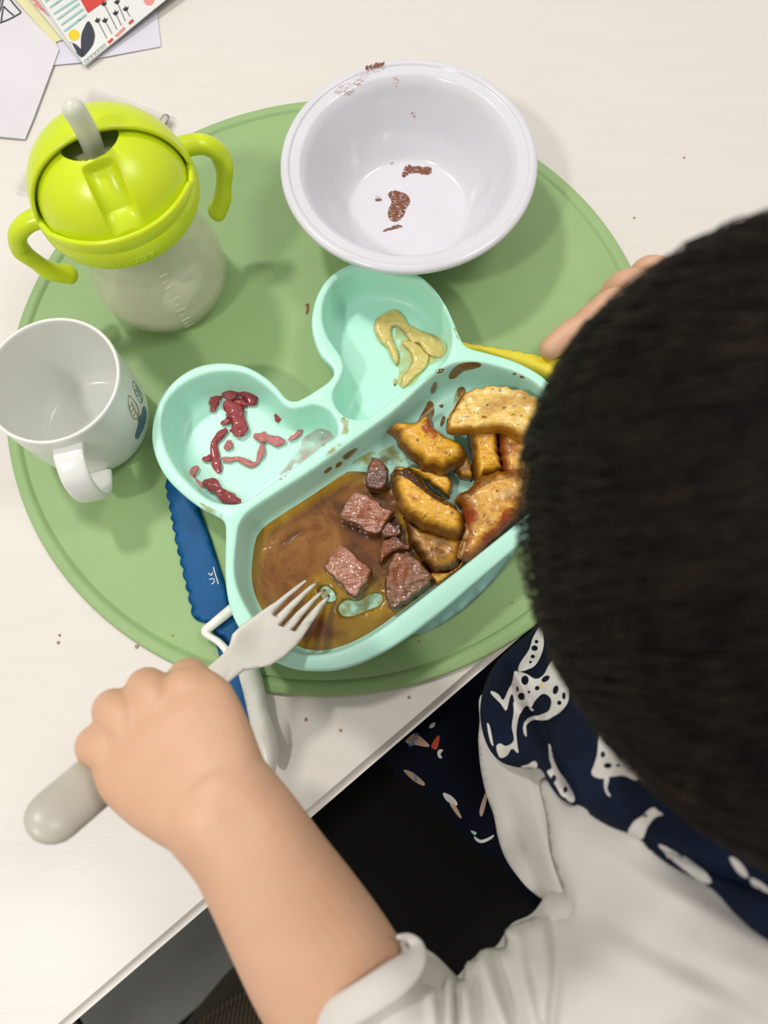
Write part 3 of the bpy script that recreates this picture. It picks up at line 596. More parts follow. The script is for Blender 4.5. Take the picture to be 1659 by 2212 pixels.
decal('animal_print', [(312, 878),(316, 890),(315, 905),(310, 925),(302, 940),(297, 948),(291, 944),(294, 930),(298, 915),(298, 903),(305, 893),(308, 880)], mug_b, 'blue_ink', mug, .00025, 3, True)

# ------------------------------------------------------------------ sippy bottle
SCc = W(368, 626, 0)[:2] + np.array([0, .001])
sip = thing('sippy_bottle', (SCc[0], SCc[1], MT), 'lime lidded straw sippy bottle with two handles, some water inside', 'bottle')
bo = roundprof([(.028, MT + .0006), (.034, MT + .0004), (.0378, .008), (.0412, .016), (.0419, .024), (.0408, .036), (.0378, .050), (.0358, .060), (.0360, .089)], 60)
bi = roundprof([(.0348, .089), (.0346, .060), (.0366, .050), (.0396, .036), (.0407, .024), (.0400, .0165), (.037, .0095), (.028, .0075), (.0005, .0078)], 60)
lathe('body', [(.0005, MT + .0012)] + bo + bi, SCc, 'bottle', sip, 128)
lathe('water', [(.0005, .0082)] + roundprof([(.027, .0080), (.0360, .0101), (.0395, .0168), (.0402, .022)], 20) + [(.0394, .0222), (.0005, .0222)], SCc, 'water', sip, 96)
u_f = np.array([.40, -.9165]); u_r = np.array([.9165, .40])
LCc = SCc + np.array([-.0025, .0012])
def SL(u, v, z): q = LCc + u_f * u + u_r * v; return np.array([q[0], q[1], z])
# scale marks moulded into the wall
for i in range(11):
    z = .014 + i * .0048; r = np.interp(z, [.008, .016, .024, .036, .05, .062], [.0378, .0412, .0419, .0408, .0378, .0358]) + .0002
    a0 = math.atan2(-.85, .52) - .12; w = .07 if i % 2 else .13
    sweep('scale_mark', [(SCc[0] + r * math.cos(a0 + k), SCc[1] + r * math.sin(a0 + k), z) for k in np.linspace(0, w, 4)], .0003, None, 'weight', sip, 6, 6)
sweep('straw_tube', [SL(-.008, .0, .115), SL(-.002, .002, .09), SL(.004, .004, .06), SL(.012, .012, .030), SL(.014, .016, .021)], .0042, None, 'straw', sip, 40, 16)
lump('weight', [(355,640),(365,615),(390,600),(400,585),(428,570),(438,590),(432,615),(412,650),(390,672),(368,676),(352,664)], .0105, .0225, 'weight', sip, rough=.0006, n=50)  # straw weight, enlarged and cream to stand in for bright reflections inside the bottle
lathe('collar', roundprof([(.0368, .0855), (.0432, .0852), (.0449, .088), (.0453, .093), (.0446, .0975), (.0430, .0992), (.0412, .0982), (.0402, .095), (.0368, .092)], 44), LCc, 'lid', sip, 144, True)
# trough and raised front lip
V, F = [], []; na, nr = 60, 10
for i in range(na + 1):
    a = -1.18 + 2.36 * i / na; hgt = .0115 * max(0, math.cos(a / 1.18 * math.pi / 2)) ** .35
    for j, (dr, dz) in enumerate(((0, 0), (.0006, .45), (.0004, .85), (-.0008, 1.), (-.0022, .95), (-.0030, .6), (-.0034, 0))):
        r = .0438 + dr; V.append(SL(r * math.cos(a), r * math.sin(a), .0965 + hgt * dz))
k = 7; F = [(i*k+j, (i+1)*k+j, (i+1)*k+j+1, i*k+j+1) for i in range(na) for j in range(k-1)] + [tuple(range(k)), tuple(range(na*k, na*k+k))[::-1]]
o = mesh('front_lip', V, F, 'lid', sip); fixn(o)
# rotating dome with thumb groove and straw opening
def domez(u, v, R=.0410, H=.0370, z0=.0940):
    r2 = (u*u + v*v) / (R*R); return z0 + H * math.sqrt(max(0, 1 - r2))
V, F = [], []; n1_, n2_ = 150, 420; idx = {}
for i in range(n1_ + 1):
    th = math.pi / 2 * i / n1_
    for j in range(n2_):
        ph = 2 * math.pi * j / n2_; r = .0410 * math.sin(th); u, v = r * math.cos(ph), r * math.sin(ph); z = domez(u, v)
        gw = .0088; g = max(0, 1 - (abs(v) / gw) ** 3) * max(0, min(1, (u - .0125) / .002)) * max(0, min(1, (.0385 - u) / .006))
        f = 1 - .12 * g; z -= .0060 * g * math.cos(th * .6); idx[i, j] = len(V); V.append(SL(u * f, v, z))
hole = lambda u, v: (abs(u + .0005) / .0120) ** 2.2 + (abs(v) / (.0155 - .25 * max(0, u))) ** 2 < 1
for i in range(n1_):
    for j in range(n2_):
        r = .0410 * math.sin(math.pi / 2 * (i + .5) / n1_); ph = 2 * math.pi * (j + .5) / n2_
        if hole(r * math.cos(ph), r * math.sin(ph)): continue
        F.append((idx[i, j], idx[i+1, j], idx[i+1, (j+1) % n2_], idx[i, (j+1) % n2_]))
dome = mesh('dome', V, F, 'lid', sip); bm = bmesh.new(); bm.from_mesh(dome.data); bmesh.ops.remove_doubles(bm, verts=bm.verts, dist=.00005)
bmesh.ops.delete(bm, geom=[v for v in bm.verts if not v.link_faces], context='VERTS'); bm.to_mesh(dome.data); bm.free(); fixn(dome)
sm = dome.modifiers.new('t', 'SOLIDIFY'); sm.thickness = .0014; sm.offset = -1
V = [SL(-.001 + .019 * math.cos(a) * k, .021 * math.sin(a) * k, .1205 - .003 * k + .0006 * math.sin(9 * a) * k) for k in (0, .5, 1) for a in np.linspace(0, 2*math.pi, 36, endpoint=False)]
F = [(i*36+j, i*36+(j+1) % 36, (i+1)*36+(j+1) % 36, (i+1)*36+j) for i in range(2) for j in range(36)]
o = mesh('straw_well', V, F, 'lid_in', sip); sm = o.modifiers.new('t', 'SOLIDIFY'); sm.thickness = .001
# hood: outer shell over the back half
V, F = [], []; na, nb = 80, 26
for i in range(na + 1):
    a = math.pi * i / na                       # from one side over the back to the other
    for j in range(nb + 1):
        t_ = j / nb; R = .0448; H = .0420
        u_edge = .0005 * math.sin(a) ** .6 + .010 * (1 - math.sin(a)) ** 2
        v = R * math.cos(a) * .995; umax = math.sqrt(max(0, R*R - v*v)); ue = min(u_edge, umax)
        u = ue + (-umax - ue) * math.sin(t_ * math.pi / 2) ** 1.0
        z = .0930 + H * math.sqrt(max(0, 1 - (u*u + v*v) / (R*R)) + 1e-9)
        V.append(SL(u, v, z))
F = [(i*(nb+1)+j, i*(nb+1)+j+1, (i+1)*(nb+1)+j+1, (i+1)*(nb+1)+j) for i in range(na) for j in range(nb)]
o = mesh('hood', V, F, 'lid', sip); fixn(o)
if sum((o.data.polygons[k].normal.z > 0) for k in range(0, len(F), 7)) < len(F) / 14: o.data.flip_normals()
sm = o.modifiers.new('t', 'SOLIDIFY'); sm.thickness = .0018; sm.offset = -1
sweep('straw', [W(203, 322, .121), W(190, 290, .135), W(173, 258, .146), W(160, 238, .152)], .0056, .0052, 'straw', sip, 30, 24, cap=True)
rh = [(372, 330, .088), (400, 316, .0885), (438, 312, .087), (470, 328, .080), (484, 362, .070), (483, 400, .060), (480, 430, .052), (468, 458, .045)]
sweep('handle', [W(*p) for p in rh], [.0075, .0066, .0062, .006, .0055, .0048, .0058, .0064], [.0052, .005, .005, .005, .0048, .0045, .005, .005], 'lid', sip, 70, 24)
lh = [(112, 472, .088), (88, 470, .0885), (58, 482, .087), (38, 508, .080), (46, 540, .070), (78, 566, .060), (110, 586, .052), (150, 592, .045)]
sweep('handle', [W(*p) for p in lh], [.0075, .0066, .0062, .006, .0055, .0048, .0058, .0064], [.0052, .005, .005, .005, .0048, .0045, .005, .005], 'lid', sip, 70, 24)
# raised lettering on the collar front
def letters(txt, name, size, mt, parent, place, ext=.0003):
    for i, ch in enumerate(txt):
        if ch == ' ': continue
        cu = bpy.data.curves.new(name, 'FONT'); cu.body = ch; cu.size = size; cu.extrude = ext; cu.align_x = 'CENTER'
        o = bpy.data.objects.new('tmp', cu); COL.objects.link(o); me = bpy.data.meshes.new_from_object(o.evaluated_get(bpy.context.evaluated_depsgraph_get()))
        bpy.data.objects.remove(o); me.transform(place(i)); link(name, me, mt, parent, smooth=False)
def pl(i):
    a = math.atan2(-.955, .296) + .02 + (i - 2) * .105
    r = .0454; c, s = math.cos(a), math.sin(a); mm = Matrix.Identity(4)
    for k_, col in enumerate(((-s, c, 0), (0, 0, 1), (c, s, 0))):
        for r_ in range(3): mm[r_][k_] = col[r_]
    mm.translation = (LCc[0] + r * c, LCc[1] + r * s, .0895); return mm
letters('b.box', 'lettering', .0075, 'lid', sip, pl, .0002)

# ------------------------------------------------------------------ knife
kn = thing('toy_knife', (*W(470, 1300, 0)[:2], MT), 'blue and white plastic child knife with scalloped blade under the plate', 'knife')
sc_ = [(362,1060),(368,1085),(372,1109),(375,1128),(380,1152),(385,1180),(391,1204),(397,1229),(403,1257),(409,1281),(415,1309),(421,1337)]
bl = [(362, 1005), (360, 1036)]
for a, b in zip([(361, 1040)] + sc_[:-1], sc_):
    for k_ in (.15, .35, .5, .65, .85, 1): q = np.array(a) + (np.array(b) - a) * k_; bl.append((q[0] - 5 * math.sin(k_ * math.pi), q[1] + 1 * math.sin(k_ * math.pi)))
bl += [(432, 1343), (446, 1346), (458, 1352), (466, 1390), (480, 1440), (486, 1492), (502, 1530), (528, 1575), (552, 1625), (575, 1640), (560, 1590), (545, 1520), (530, 1455), (512, 1370), (497, 1310), (484, 1254), (470, 1210), (457, 1168), (445, 1135), (432, 1101), (412, 1055), (392, 1015), (378, 1000)]
o = lump('blade', bl, MT + .0004, MT + .0028, 'knife_blue', kn, zm=MT + .0018, w=.0012, spline=False, step=.003, rough=0)
kb = bvh(o)
sweep('guard', [W(506, 1311, .012), W(482, 1331, .011), (W(460, 1349, .010)), W(444, 1363, .0095), W(452, 1374, .0095), W(470, 1385, .010), W(487, 1402, .011), W(500, 1425, .011)], [.0030, .0030, .0028, .0026, .0020, .0020, .0022, .0024], .0030, 'knife_white', kn, 60, 16)
lump('guard_inset', [(462,1360),(500,1330),(520,1345),(520,1400),(495,1395),(478,1378)], MT + .0026, MT + .0045, 'knife_blue', kn, w=.001, step=.003, rough=0, n=50)
hw = [(515,1385),(545,1400),(560,1440),(572,1490),(578,1530),(588,1560),(598,1590),(601,1625),(598,1655),(588,1680),(572,1668),(556,1625),(545,1590),(536,1545),(526,1500),(514,1455),(505,1420)]
o = lump('handle', hw, MT + .0015, .0185, 'knife_white', kn, zm=.011, w=.0065, step=.002, rough=0, n=110); hb = bvh(o)
decal('logo', stroke([(461, 1225), (466, 1243), (472, 1262)], 2.4), kb, 'white_ink', kn, .0002, 3)
for P in ([(450, 1238), (457, 1243), (459, 1236)], [(452, 1252), (461, 1250), (463, 1257), (457, 1262)]): decal('logo', stroke(P, 2.2), kb, 'white_ink', kn, .0002, 3)
for i in range(12):
    x, y = 522 + i * 2.9, 1468 + i * 11.2; decal('embossing', stroke([(x - 3, y), (x + 1, y - 3), (x + 4, y + 1)], 1.3), hb, 'knife_white', kn, .0003, 2)

# ------------------------------------------------------------------ fork
fa, fb = W(700, 1268, .012), W(95, 1780, .130)
fx = (fb - fa); FL = np.linalg.norm(fx); fx /= FL; fs = np.cross(fx, [0, 0, 1.]); fs /= np.linalg.norm(fs); fn = np.cross(fs, fx)
if fn[2] < 0: fn = -fn
def FP(px, py):
    r = RC @ np.array([px - CX, py - CY, FPX]); t_ = ((fa - CL) @ fn) / (r @ fn); q = CL + r * t_ - fa; return np.array([q @ fx, q @ fs])
fork = thing('fork', (fa + fb) / 2, 'pale grey plastic child fork held in the fist over the plate', 'fork')
HO = [(657,1257),(640,1268),(595,1303),(555,1330),(518,1356),(500,1375),(494,1396),(486,1410),(451,1441),(430,1460),(458,1492),(481,1487),(506,1467),(526,1452),(555,1448),(580,1446),(604,1432),(641,1398),(669,1355),(694,1318),(712,1292),(716,1286),(710,1286),(690,1302),(660,1335),(634,1368),(630,1364),(652,1334),(680,1300),(704,1277),(700,1274),(684,1284),(650,1314),(610,1354),(605,1350),(636,1314),(664,1284),(688,1262),(684,1259),(668,1267),(634,1296),(594,1332),(590,1328),(622,1294),(646,1272),(660,1259)]
o2 = np.array([FP(*p) for p in HO]); v, f = cdt(o2, (), .0018); d_ = bdist(v, [o2])
BWL = FP(562, 1382)
def fork_h(p):
    x = p[0] - BWL[0]; y = p[1] - BWL[1]; return -.0036 * math.exp(-(x / .013) ** 2 - (y / .009) ** 2) + .0008
cl = np.array([FP(*p) for p in ((600, 1350), (465, 1465))])
V = []; tt = .0011
for s_ in (1, -1):
    for p, dd in zip(v, d_):
        e_ = math.sqrt(max(0, 1 - (1 - min(1, dd / .0012)) ** 2)); cy_ = np.interp(p[0], [0, .09], [o2[:, 1].mean() * 0 + cl[0][1], cl[1][1]])
        h_ = fork_h((p[0], p[1])) + .09 * 0 + 12 * (p[1] - cy_) ** 2
        V.append(fa + fx * p[0] + fs * p[1] + fn * (h_ + s_ * tt * e_))
k = len(v); F = [tuple(t_) for t_ in f] + [tuple(k + i for i in t_[::-1]) for t_ in f]
o = mesh('head', V, F, 'fork', fork); bm = bmesh.new(); bm.from_mesh(o.data); bmesh.ops.remove_doubles(bm, verts=bm.verts, dist=.00002); bm.to_mesh(o.data); bm.free(); fixn(o)
n0 = FP(478, 1455); n1e = FP(102, 1776)
hs_ = [(0, .0052, .003), (.12, .006, .0042), (.3, .008, .0055), (.55, .0102, .0062), (.8, .0112, .006), (1, .0110, .0056)]
xe = FP(66, 1808)[0] - .011
def hpt(t_): x = n0[0] - .006 + (xe - n0[0] + .006) * t_; return fa + fx * x + fs * (n0[1] + (n1e[1] - n0[1]) * t_)
sweep('neck', [hpt(-.02), hpt(.08), hpt(.2), hpt(.3)], [.0040, .0056, .0066, .0072], [.0012, .0030, .0040, .0048], 'fork', fork, 24, 24, up=fn)
sweep('handle', [hpt(t_[0]) for t_ in hs_[1:]], [t_[1] for t_ in hs_[1:]], [t_[2] for t_ in hs_[1:]], 'fork_handle', fork, 50, 28, up=fn, round_end=True)

# ------------------------------------------------------------------ yellow utensil under the far hand
yu = lump('yellow_utensil', [(985,735),(1010,743),(1060,751),(1110,759),(1160,768),(1215,778),(1290,800),(1320,822),(1300,848),(1240,840),(1200,826),(1160,812),(1100,790),(1040,770),(990,762)], MT + .0004, MT + .008, 'yellow', None, w=.004, step=.002, rough=0, n=90)
T(yu, 'yellow plastic utensil handle lying along the right edge of the bunny plate', 'utensil')

# ------------------------------------------------------------------ papers and card at the far left corner
def sheet(name, pts, z, mt, label, cat, curl=0, parent=None):
    o2 = np.array([W(*p, z)[:2] for p in pts]); r = []
    for a, b in zip(o2, np.roll(o2, -1, 0)):
        k_ = max(1, int(np.linalg.norm(b - a) / .008)); r += [a + (b - a) * i / k_ for i in range(k_)]
    v, f = cdt(np.array(r), (), .01); zz = [z + curl * max(0, noise.noise(Vector((p[0] * 9, p[1] * 9, z * 900))) + .3) for p in v]
    V = [(p[0], p[1], q) for p, q in zip(v, zz)] + [(p[0], p[1], q - .00025) for p, q in zip(v, zz)]; k_ = len(v)
    cnt = {}
    for t_ in f:
        for i in range(3): e_ = (t_[i], t_[(i+1) % 3]); cnt[e_] = 1
    rimf = [(b, a, a + k_, b + k_) for a, b in cnt if (b, a) not in cnt]
    o = mesh(name, V, [tuple(t_) for t_ in f] + [tuple(i + k_ for i in t_[::-1]) for t_ in f] + rimf, mt, parent, smooth=False)
    return T(o, label, cat) if label else o
s2 = sheet('paper_sheet', [(60, 40), (112, 142), (170, 137), (213, 127), (290, 112), (348, 101), (330, -60), (120, -120)], .0006, 'paper2', 'bluish white paper sheet under the printed card', 'paper', .0006)
s1 = sheet('paper_sheet', [(-160, 285), (0, 296), (54, 301), (72, 258), (118, 135), (128, 108), (70, -20), (-20, -150), (-260, -60)], .0016, 'paper', 'white paper sheet with a black line drawing at the far left corner', 'paper', .0008)
s1b = bvh(s1)
for P in ([(-6, 52), (20, 42), (46, 28)], [(46, 27), (34, 14), (18, -6)], [(8, -6), (4, 12), (-4, 34)], [(3, 47), (5, 30), (8, 14)], [(8, 14), (18, 24), (30, 34)], [(-8, 40), (-3, 20), (2, -5)]):
    decal('line_drawing', stroke(P, 3.2), s1b, 'black_ink', s1, .0002, 4)
c0 = W(183, 141, .004); cl_ = W(88, 0, .011) - c0; cr_ = W(357, 0, .0075) - c0
card = thing('greeting_card', c0, 'folded printed card with teal stripes, flowers and dark leaves, top left', 'card')
def panel(name, p0, a, b, th, mt, bend=0):
    n_ = 10; V = []; nn = np.cross(b, a); nn /= np.linalg.norm(nn)
    if nn[2] < 0: nn = -nn
    for s_ in (0, -1):
        for i in range(n_ + 1):
            for j in range(n_ + 1): V.append(p0 + a * i / n_ + b * j / n_ + nn * (s_ * th + bend * math.sin(math.pi * j / n_)))
    k_ = (n_+1) ** 2; F = []
    for i in range(n_):
        for j in range(n_):
            q = (i*(n_+1)+j, i*(n_+1)+j+1, (i+1)*(n_+1)+j+1, (i+1)*(n_+1)+j); F += [q, tuple(x + k_ for x in q[::-1])]
    B = [i*(n_+1) for i in range(n_+1)] + [n_*(n_+1)+j for j in range(1, n_+1)] + [i*(n_+1)+n_ for i in range(n_-1, -1, -1)] + [j for j in range(n_-1, 0, -1)]
    F += [(B[i], B[(i+1) % len(B)], B[(i+1) % len(B)] + k_, B[i] + k_) for i in range(len(B))]
    o = mesh(name, V, F, mt, card, smooth=False); fixn(o); return o
cv_ = panel('front_cover', c0, cl_ * 1.9, cr_ * 1.5, .0005, 'cover')
p2 = c0 + (0, 0, -.0012); q2 = W(66, 0, .006) - p2; r2 = W(357, 0, .003) - p2
pg = panel('inside_page', p2, q2 * 1.8, r2 * 1.45, .0004, 'cover')
p3 = W(116, 92, .0022); q3 = W(34, 0, .004) - p3; r3 = (W(300, 25, .0022) - p3) * .8
pg2 = panel('back_cover', p3, q3 * 1.8, r3 * 1.2, .0004, 'pageyellow')
cb = bvh(cv_); pgb = bvh(pg)
decal('print_stripe', [(62, 0), (74, -6), (108, 37), (96, 28)], pgb, 'pink_ink', card, .0004, 4)
for i, (a, b) in enumerate((((98, 4), (130, -18)), ((108, 17), (160, -20)), ((116, 31), (176, -8)), ((124, 43), (172, 8)), ((132, 55), (180, 20)), ((139, 68), (187, 32)), ((98, -8), (120, -24)))):
    decal('print_stripe', stroke([a, ((a[0]+b[0])/2, (a[1]+b[1])/2), b], 4.2), cb, 'teal_ink', card, .0004, 4)
decal('print_square', [(170, -8), (190, 29), (240, -6), (225, -40)], cb, 'red_ink', card, .0002, 6)
decal('print_sun', ring(160, 76, 12, 12, 0), cb, 'yellow_ink', card, .0002, 3, True)
decal('print_leaf', [(191, 46), (200, 58), (205, 76), (202, 94), (192, 110), (178, 123), (175, 100), (176, 76), (182, 60)], cb, 'navy_ink', card, .0002, 4, True)
decal('print_leaf', [(151, 93), (162, 95), (172, 103), (180, 112), (178, 124), (168, 118)], cb, 'navy_ink', card, .0002, 4, True)
for (hx, hy), (bx_, by_) in (((211, 45), (231, 83)), ((227, 45), (242, 73)), ((225, 9), (253, 64)), ((250, 29), (262, 55)), ((253, 5), (271, 46)), ((272, 20), (281, 36))):
    decal('print_stem', stroke([(hx, hy), ((hx+bx_)/2, (hy+by_)/2), (bx_, by_)], 1.6), cb, 'black_ink', card, .0002, 3)
    decal('print_flower', [(hx-7, hy-1), (hx-3, hy-2), (hx-2, hy-8), (hx+2, hy-3), (hx+6, hy-7), (hx+5, hy+1), (hx, hy+5), (hx-5, hy+3)], cb, 'black_ink', card, .0002, 2)
for i, (a, b) in enumerate((((234, 93), (244, 84)), ((250, 79), (270, 60)), ((279, 52), (288, 43)))): decal('print_dash', stroke([a, ((a[0]+b[0])/2, (a[1]+b[1])/2), b], 6), cb, 'pink_ink' if i == 1 else 'red_ink', card, .0002, 3)
for i in range(6):
    x, y = 185 + i * 7.6, 134 - i * 6.4
    decal('print_grid', [(x-4, y-2), (x+3, y-8), (x+7, y-3), (x, y+3)], cb, 'green_ink', card, .0002, 2, holes=[[(x-1.5, y-1.5), (x+2.3, y-4.8), (x+4.5, y-2.4), (x+.6, y+1)]])
decal('print_dot', ring(322, -2, 12, 14, 0), cb, 'pink_ink', card, .0002, 4, True)
fl = sheet('plastic_wrapper', [(190, 187), (285, 218), (378, 255), (362, 285), (300, 360), (120, 430), (25, 408), (42, 374), (100, 330)], .0042, 'film', 'clear crinkled plastic wrapper lying behind the sippy bottle', 'wrapper', .0015)
lump('label_tab', [(344, 262), (355, 246), (366, 252), (356, 272)], .0052, .0058, 'fork_handle', fl, step=.002, n=24, rough=0)

# ------------------------------------------------------------------ crumbs
CL_ = ('round tan crumb on the table right of the knife handle', 'oval tan crumb on the table, a little right of the round one', 'tan crumb against the lower left rim of the placemat', 'crumb at the far left of the table below the mug, the lower of two', 'crumb at the far left of the table below the mug, the upper of two', 'pale crumb on the placemat below the suction base', 'pale crumb on the placemat above the fist', 'flat crumb on the table strip below the placemat', 'small dark crumb alone on the table right of the bowl', 'dark crumb on the table just above the head', 'pale crumb on the placemat rim beside the left bottle handle', 'tiny crumb on the placemat under the plate front edge')
for lb, (x, y, r, mt, zz) in zip(CL_, ((660, 1555, 5, 'cloth_tan', 0), (735, 1578, 4, 'cloth_tan', 0), (295, 1397, 5, 'cloth_tan', 0), (125, 1388, 4, 'cloth_tan', 0), (128, 1372, 3, 'cloth_tan', 0), (1105, 1302, 3, 'mustard', MT), (372, 1372, 3, 'mustard', MT), (883, 1505, 4, 'cloth_tan', 0), (1478, 340, 3, 'cloth_tan', 0), (1370, 470, 3, 'cloth_tan', 0), (154, 547, 3, 'mustard', MT), (905, 1386, 2.5, 'cloth_tan', MT))):
    o = lump('crumb', [(x + r * math.cos(a) * random.uniform(.6, 1.1), y + r * math.sin(a) * random.uniform(.6, 1.1)) for a in np.linspace(0, 6.28, 8, endpoint=False)], zz + .0001, zz + .0014, mt, None, n=14, step=.0006, rough=0, w=.0008)
    fixn(o); T(o, lb, 'crumb', 'loose crumbs')
o = decal('sauce_spot', [(660, 658),(667, 656),(668, 668),(664, 680),(660, 676),(662, 668)], bvh(matt), 'choc', matt, .0002, 3, True, n=20)

# ------------------------------------------------------------------ the child
HC = np.array([.117, .048, .235]); HF = np.array([-.515, .784, -1.419]); HF /= np.linalg.norm(HF)
HS = np.cross(HF, [0, 0, 1.]); HS /= np.linalg.norm(HS); HU = np.cross(HS, HF)
def HP(f, s, u): return HC + HF * f + HS * s + HU * u
person = thing('person', (.175, -.105, -.202), 'small child in grey shirt and navy bib leaning over the plate, holding a fork', 'person')
def ellipsoid(c, axes, ax, n=32):
    V, F = [], []
    for i in range(n + 1):
        th = math.pi * i / n
        for j in range(2 * n):
            ph = math.pi * j / n; l = (math.sin(th) * math.cos(ph), math.sin(th) * math.sin(ph), math.cos(th))
            V.append(c + sum(axes[k] * ax[k] * l[k] for k in range(3)))
    F = [(i*2*n+j, (i+1)*2*n+j, (i+1)*2*n+(j+1) % (2*n), i*2*n+(j+1) % (2*n)) for i in range(n) for j in range(2*n)]
    o = mesh('e', V, F); bm = bmesh.new(); bm.from_mesh(o.data); bmesh.ops.remove_doubles(bm, verts=bm.verts, dist=1e-6); bmesh.ops.recalc_face_normals(bm, faces=bm.faces); bm.to_mesh(o.data); bm.free(); return o
HA = (HF, HS, HU)
B = []
B.append(ellipsoid(HP(-.004, 0, .006), HA, (.084, .070, .078)))                 # skull
B.append(ellipsoid(HP(.030, 0, -.040), HA, (.048, .052, .050)))                 # jaw and cheeks
for s_ in (-1, 1): B.append(ellipsoid(HP(.050, .026 * s_, -.034), HA, (.024, .024, .024)))
B.append(ellipsoid(HP(.083, 0, -.028), HA, (.010, .009, .012))); B.append(sweep('n', [HP(.076, 0, -.002), HP(.084, 0, -.026)], [.005, .008]))   # nose
B.append(ellipsoid(HP(.058, 0, -.080), HA, (.018, .020, .013)))                 # chin
for s_ in (-1, 1): B.append(ellipsoid(HP(.012, .0700 * s_, -.026), HA, (.014, .006, .017)))   # ears
neck0 = HP(-.028, 0, -.055); NB = np.array([.165, -.060, .105])
B.append(sweep('n', [neck0, (neck0 + NB) / 2, NB], [.034, .033, .045]))
ED3 = np.array([ED[0], ED[1], 0]); FD3 = np.array([FD[0], FD[1], 0])
PEL = np.array([.198, -.062, -.135])
B.append(sweep('t', [NB + (0, 0, .0), NB + (.003, -.008, -.05), (.182, -.075, -.04), PEL], [.07, .092, .088, .085], [.035, .055, .06, .06], up=tuple(FD3)))
SHL = W(1420, 2180, .105); ELB = W(905, 2420, .085); WR = W(492, 1752, .134)
def Pz(px, py, z): return W(px, py, z)
B.append(sweep('a', [NB + (-.01, -.01, -.03), SHL + (0, 0, -.014), (SHL + ELB) / 2 + (0, -.004, -.014), ELB + (.004, 0, -.006)], [.035, .033, .029, .026]))
# forearm: width follows the outline in the photograph
fw = [((850, 2330, .098), .0285), ((770, 2200, .106), .0290), ((700, 2085, .113), .0288), ((640, 1985, .119), .0270), ((585, 1895, .125), .0247), ((535, 1815, .130), .0232), ((478, 1745, .1325), .0232)]
B.append(sweep('a', [ELB + (.004, 0, -.004)] + [W(*p) for p, r in fw], [.0265] + [r for p, r in fw], [.0265] + [r * .84 for p, r in fw], n=80, seg=32))
# hand: palm block, then four fingers curled round the handle and the thumb below
palm = [((478, 1745, .1325), .0225, .0185), ((440, 1700, .1315), .0265, .0158), ((400, 1650, .1300), .0300, .0145), ((362, 1600, .1290), .0318, .0135), ((335, 1560, .1275), .0300, .0110)]
B.append(sweep('p', [W(*p) for p, a, b in palm], [a for p, a, b in palm], [b for p, a, b in palm], n=50, seg=32))
FG = [((450, 1540, .1285), (422, 1492, .1270), (408, 1466, .1165), (428, 1480, .0985), (470, 1500, .0955)),
      ((370, 1560, .1290), (335, 1508, .1285), (318, 1487, .1175), (335, 1505, .1000), (385, 1545, .0965)),
      ((305, 1600, .1290), (265, 1550, .1285), (246, 1534, .1180), (265, 1560, .1020), (320, 1600, .0990)),
      ((275, 1665, .1280), (228, 1618, .1275), (208, 1612, .1190), (225, 1640, .1050), (275, 1670, .1020))]
for fi, P in enumerate(FG):
    r = .0090 if fi < 3 else .0086
    B.append(sweep('f', [W(*p) for p in P], [r * .95, r * 1.02, r * .98, r * .92, r * .8], n=44, seg=24, up=(.3, .3, .8)))
B.append(sweep('th', [W(490, 1690, .124), W(488, 1615, .117), W(474, 1550, .109), W(455, 1505, .103), W(432, 1480, .0985)], [.013, .0120, .0105, .0095, .008], n=44, seg=24))
for (x, y), z in (((405, 1500), .1375), ((330, 1545), .1385)): B.append(ellipsoid(W(x, y, z - .0095), (np.array([1., 0, 0]), np.array([0, 1., 0]), np.array([0, 0, 1.])), (.011, .011, .009), 16))
# far arm and hand
SHR = NB + ED3 * .095 + (0, 0, -.02); ELR = W(1820, 1120, .03); WRR = W(1520, 740, .030)
B.append(sweep('a', [NB + (.01, .005, -.02), SHR, (SHR + ELR) / 2, ELR], [.035, .034, .028, .026]))
B.append(sweep('a', [ELR, (ELR + WRR) / 2, WRR], [.026, .025, .020], [.026, .024, .017]))
B.append(sweep('p', [WRR, W(1450, 715, .030), W(1390, 695, .029)], [.020, .025, .022], [.015, .012, .010]))
for P, r in ((((1400, 700, .028), (1340, 690, .031), (1290, 693, .027), (1235, 718, .021), (1190, 752, .0165)), .0082),
             (((1400, 665, .026), (1330, 650, .029), (1285, 680, .026), (1262, 700, .021), (1245, 722, .015)), .0082),
             (((1430, 640, .024), (1380, 610, .026), (1345, 612, .022), (1320, 630, .014)), .008),
             (((1460, 610, .022), (1425, 580, .022), (1395, 580, .018), (1375, 600, .012)), .0075),
             (((1440, 770, .024), (1390, 790, .020), (1330, 795, .0165), (1280, 780, .0165)), .009)):
    B.append(sweep('f', [W(*p) for p in P], [r] * (len(P) - 1) + [r * .88], n=40, seg=20))
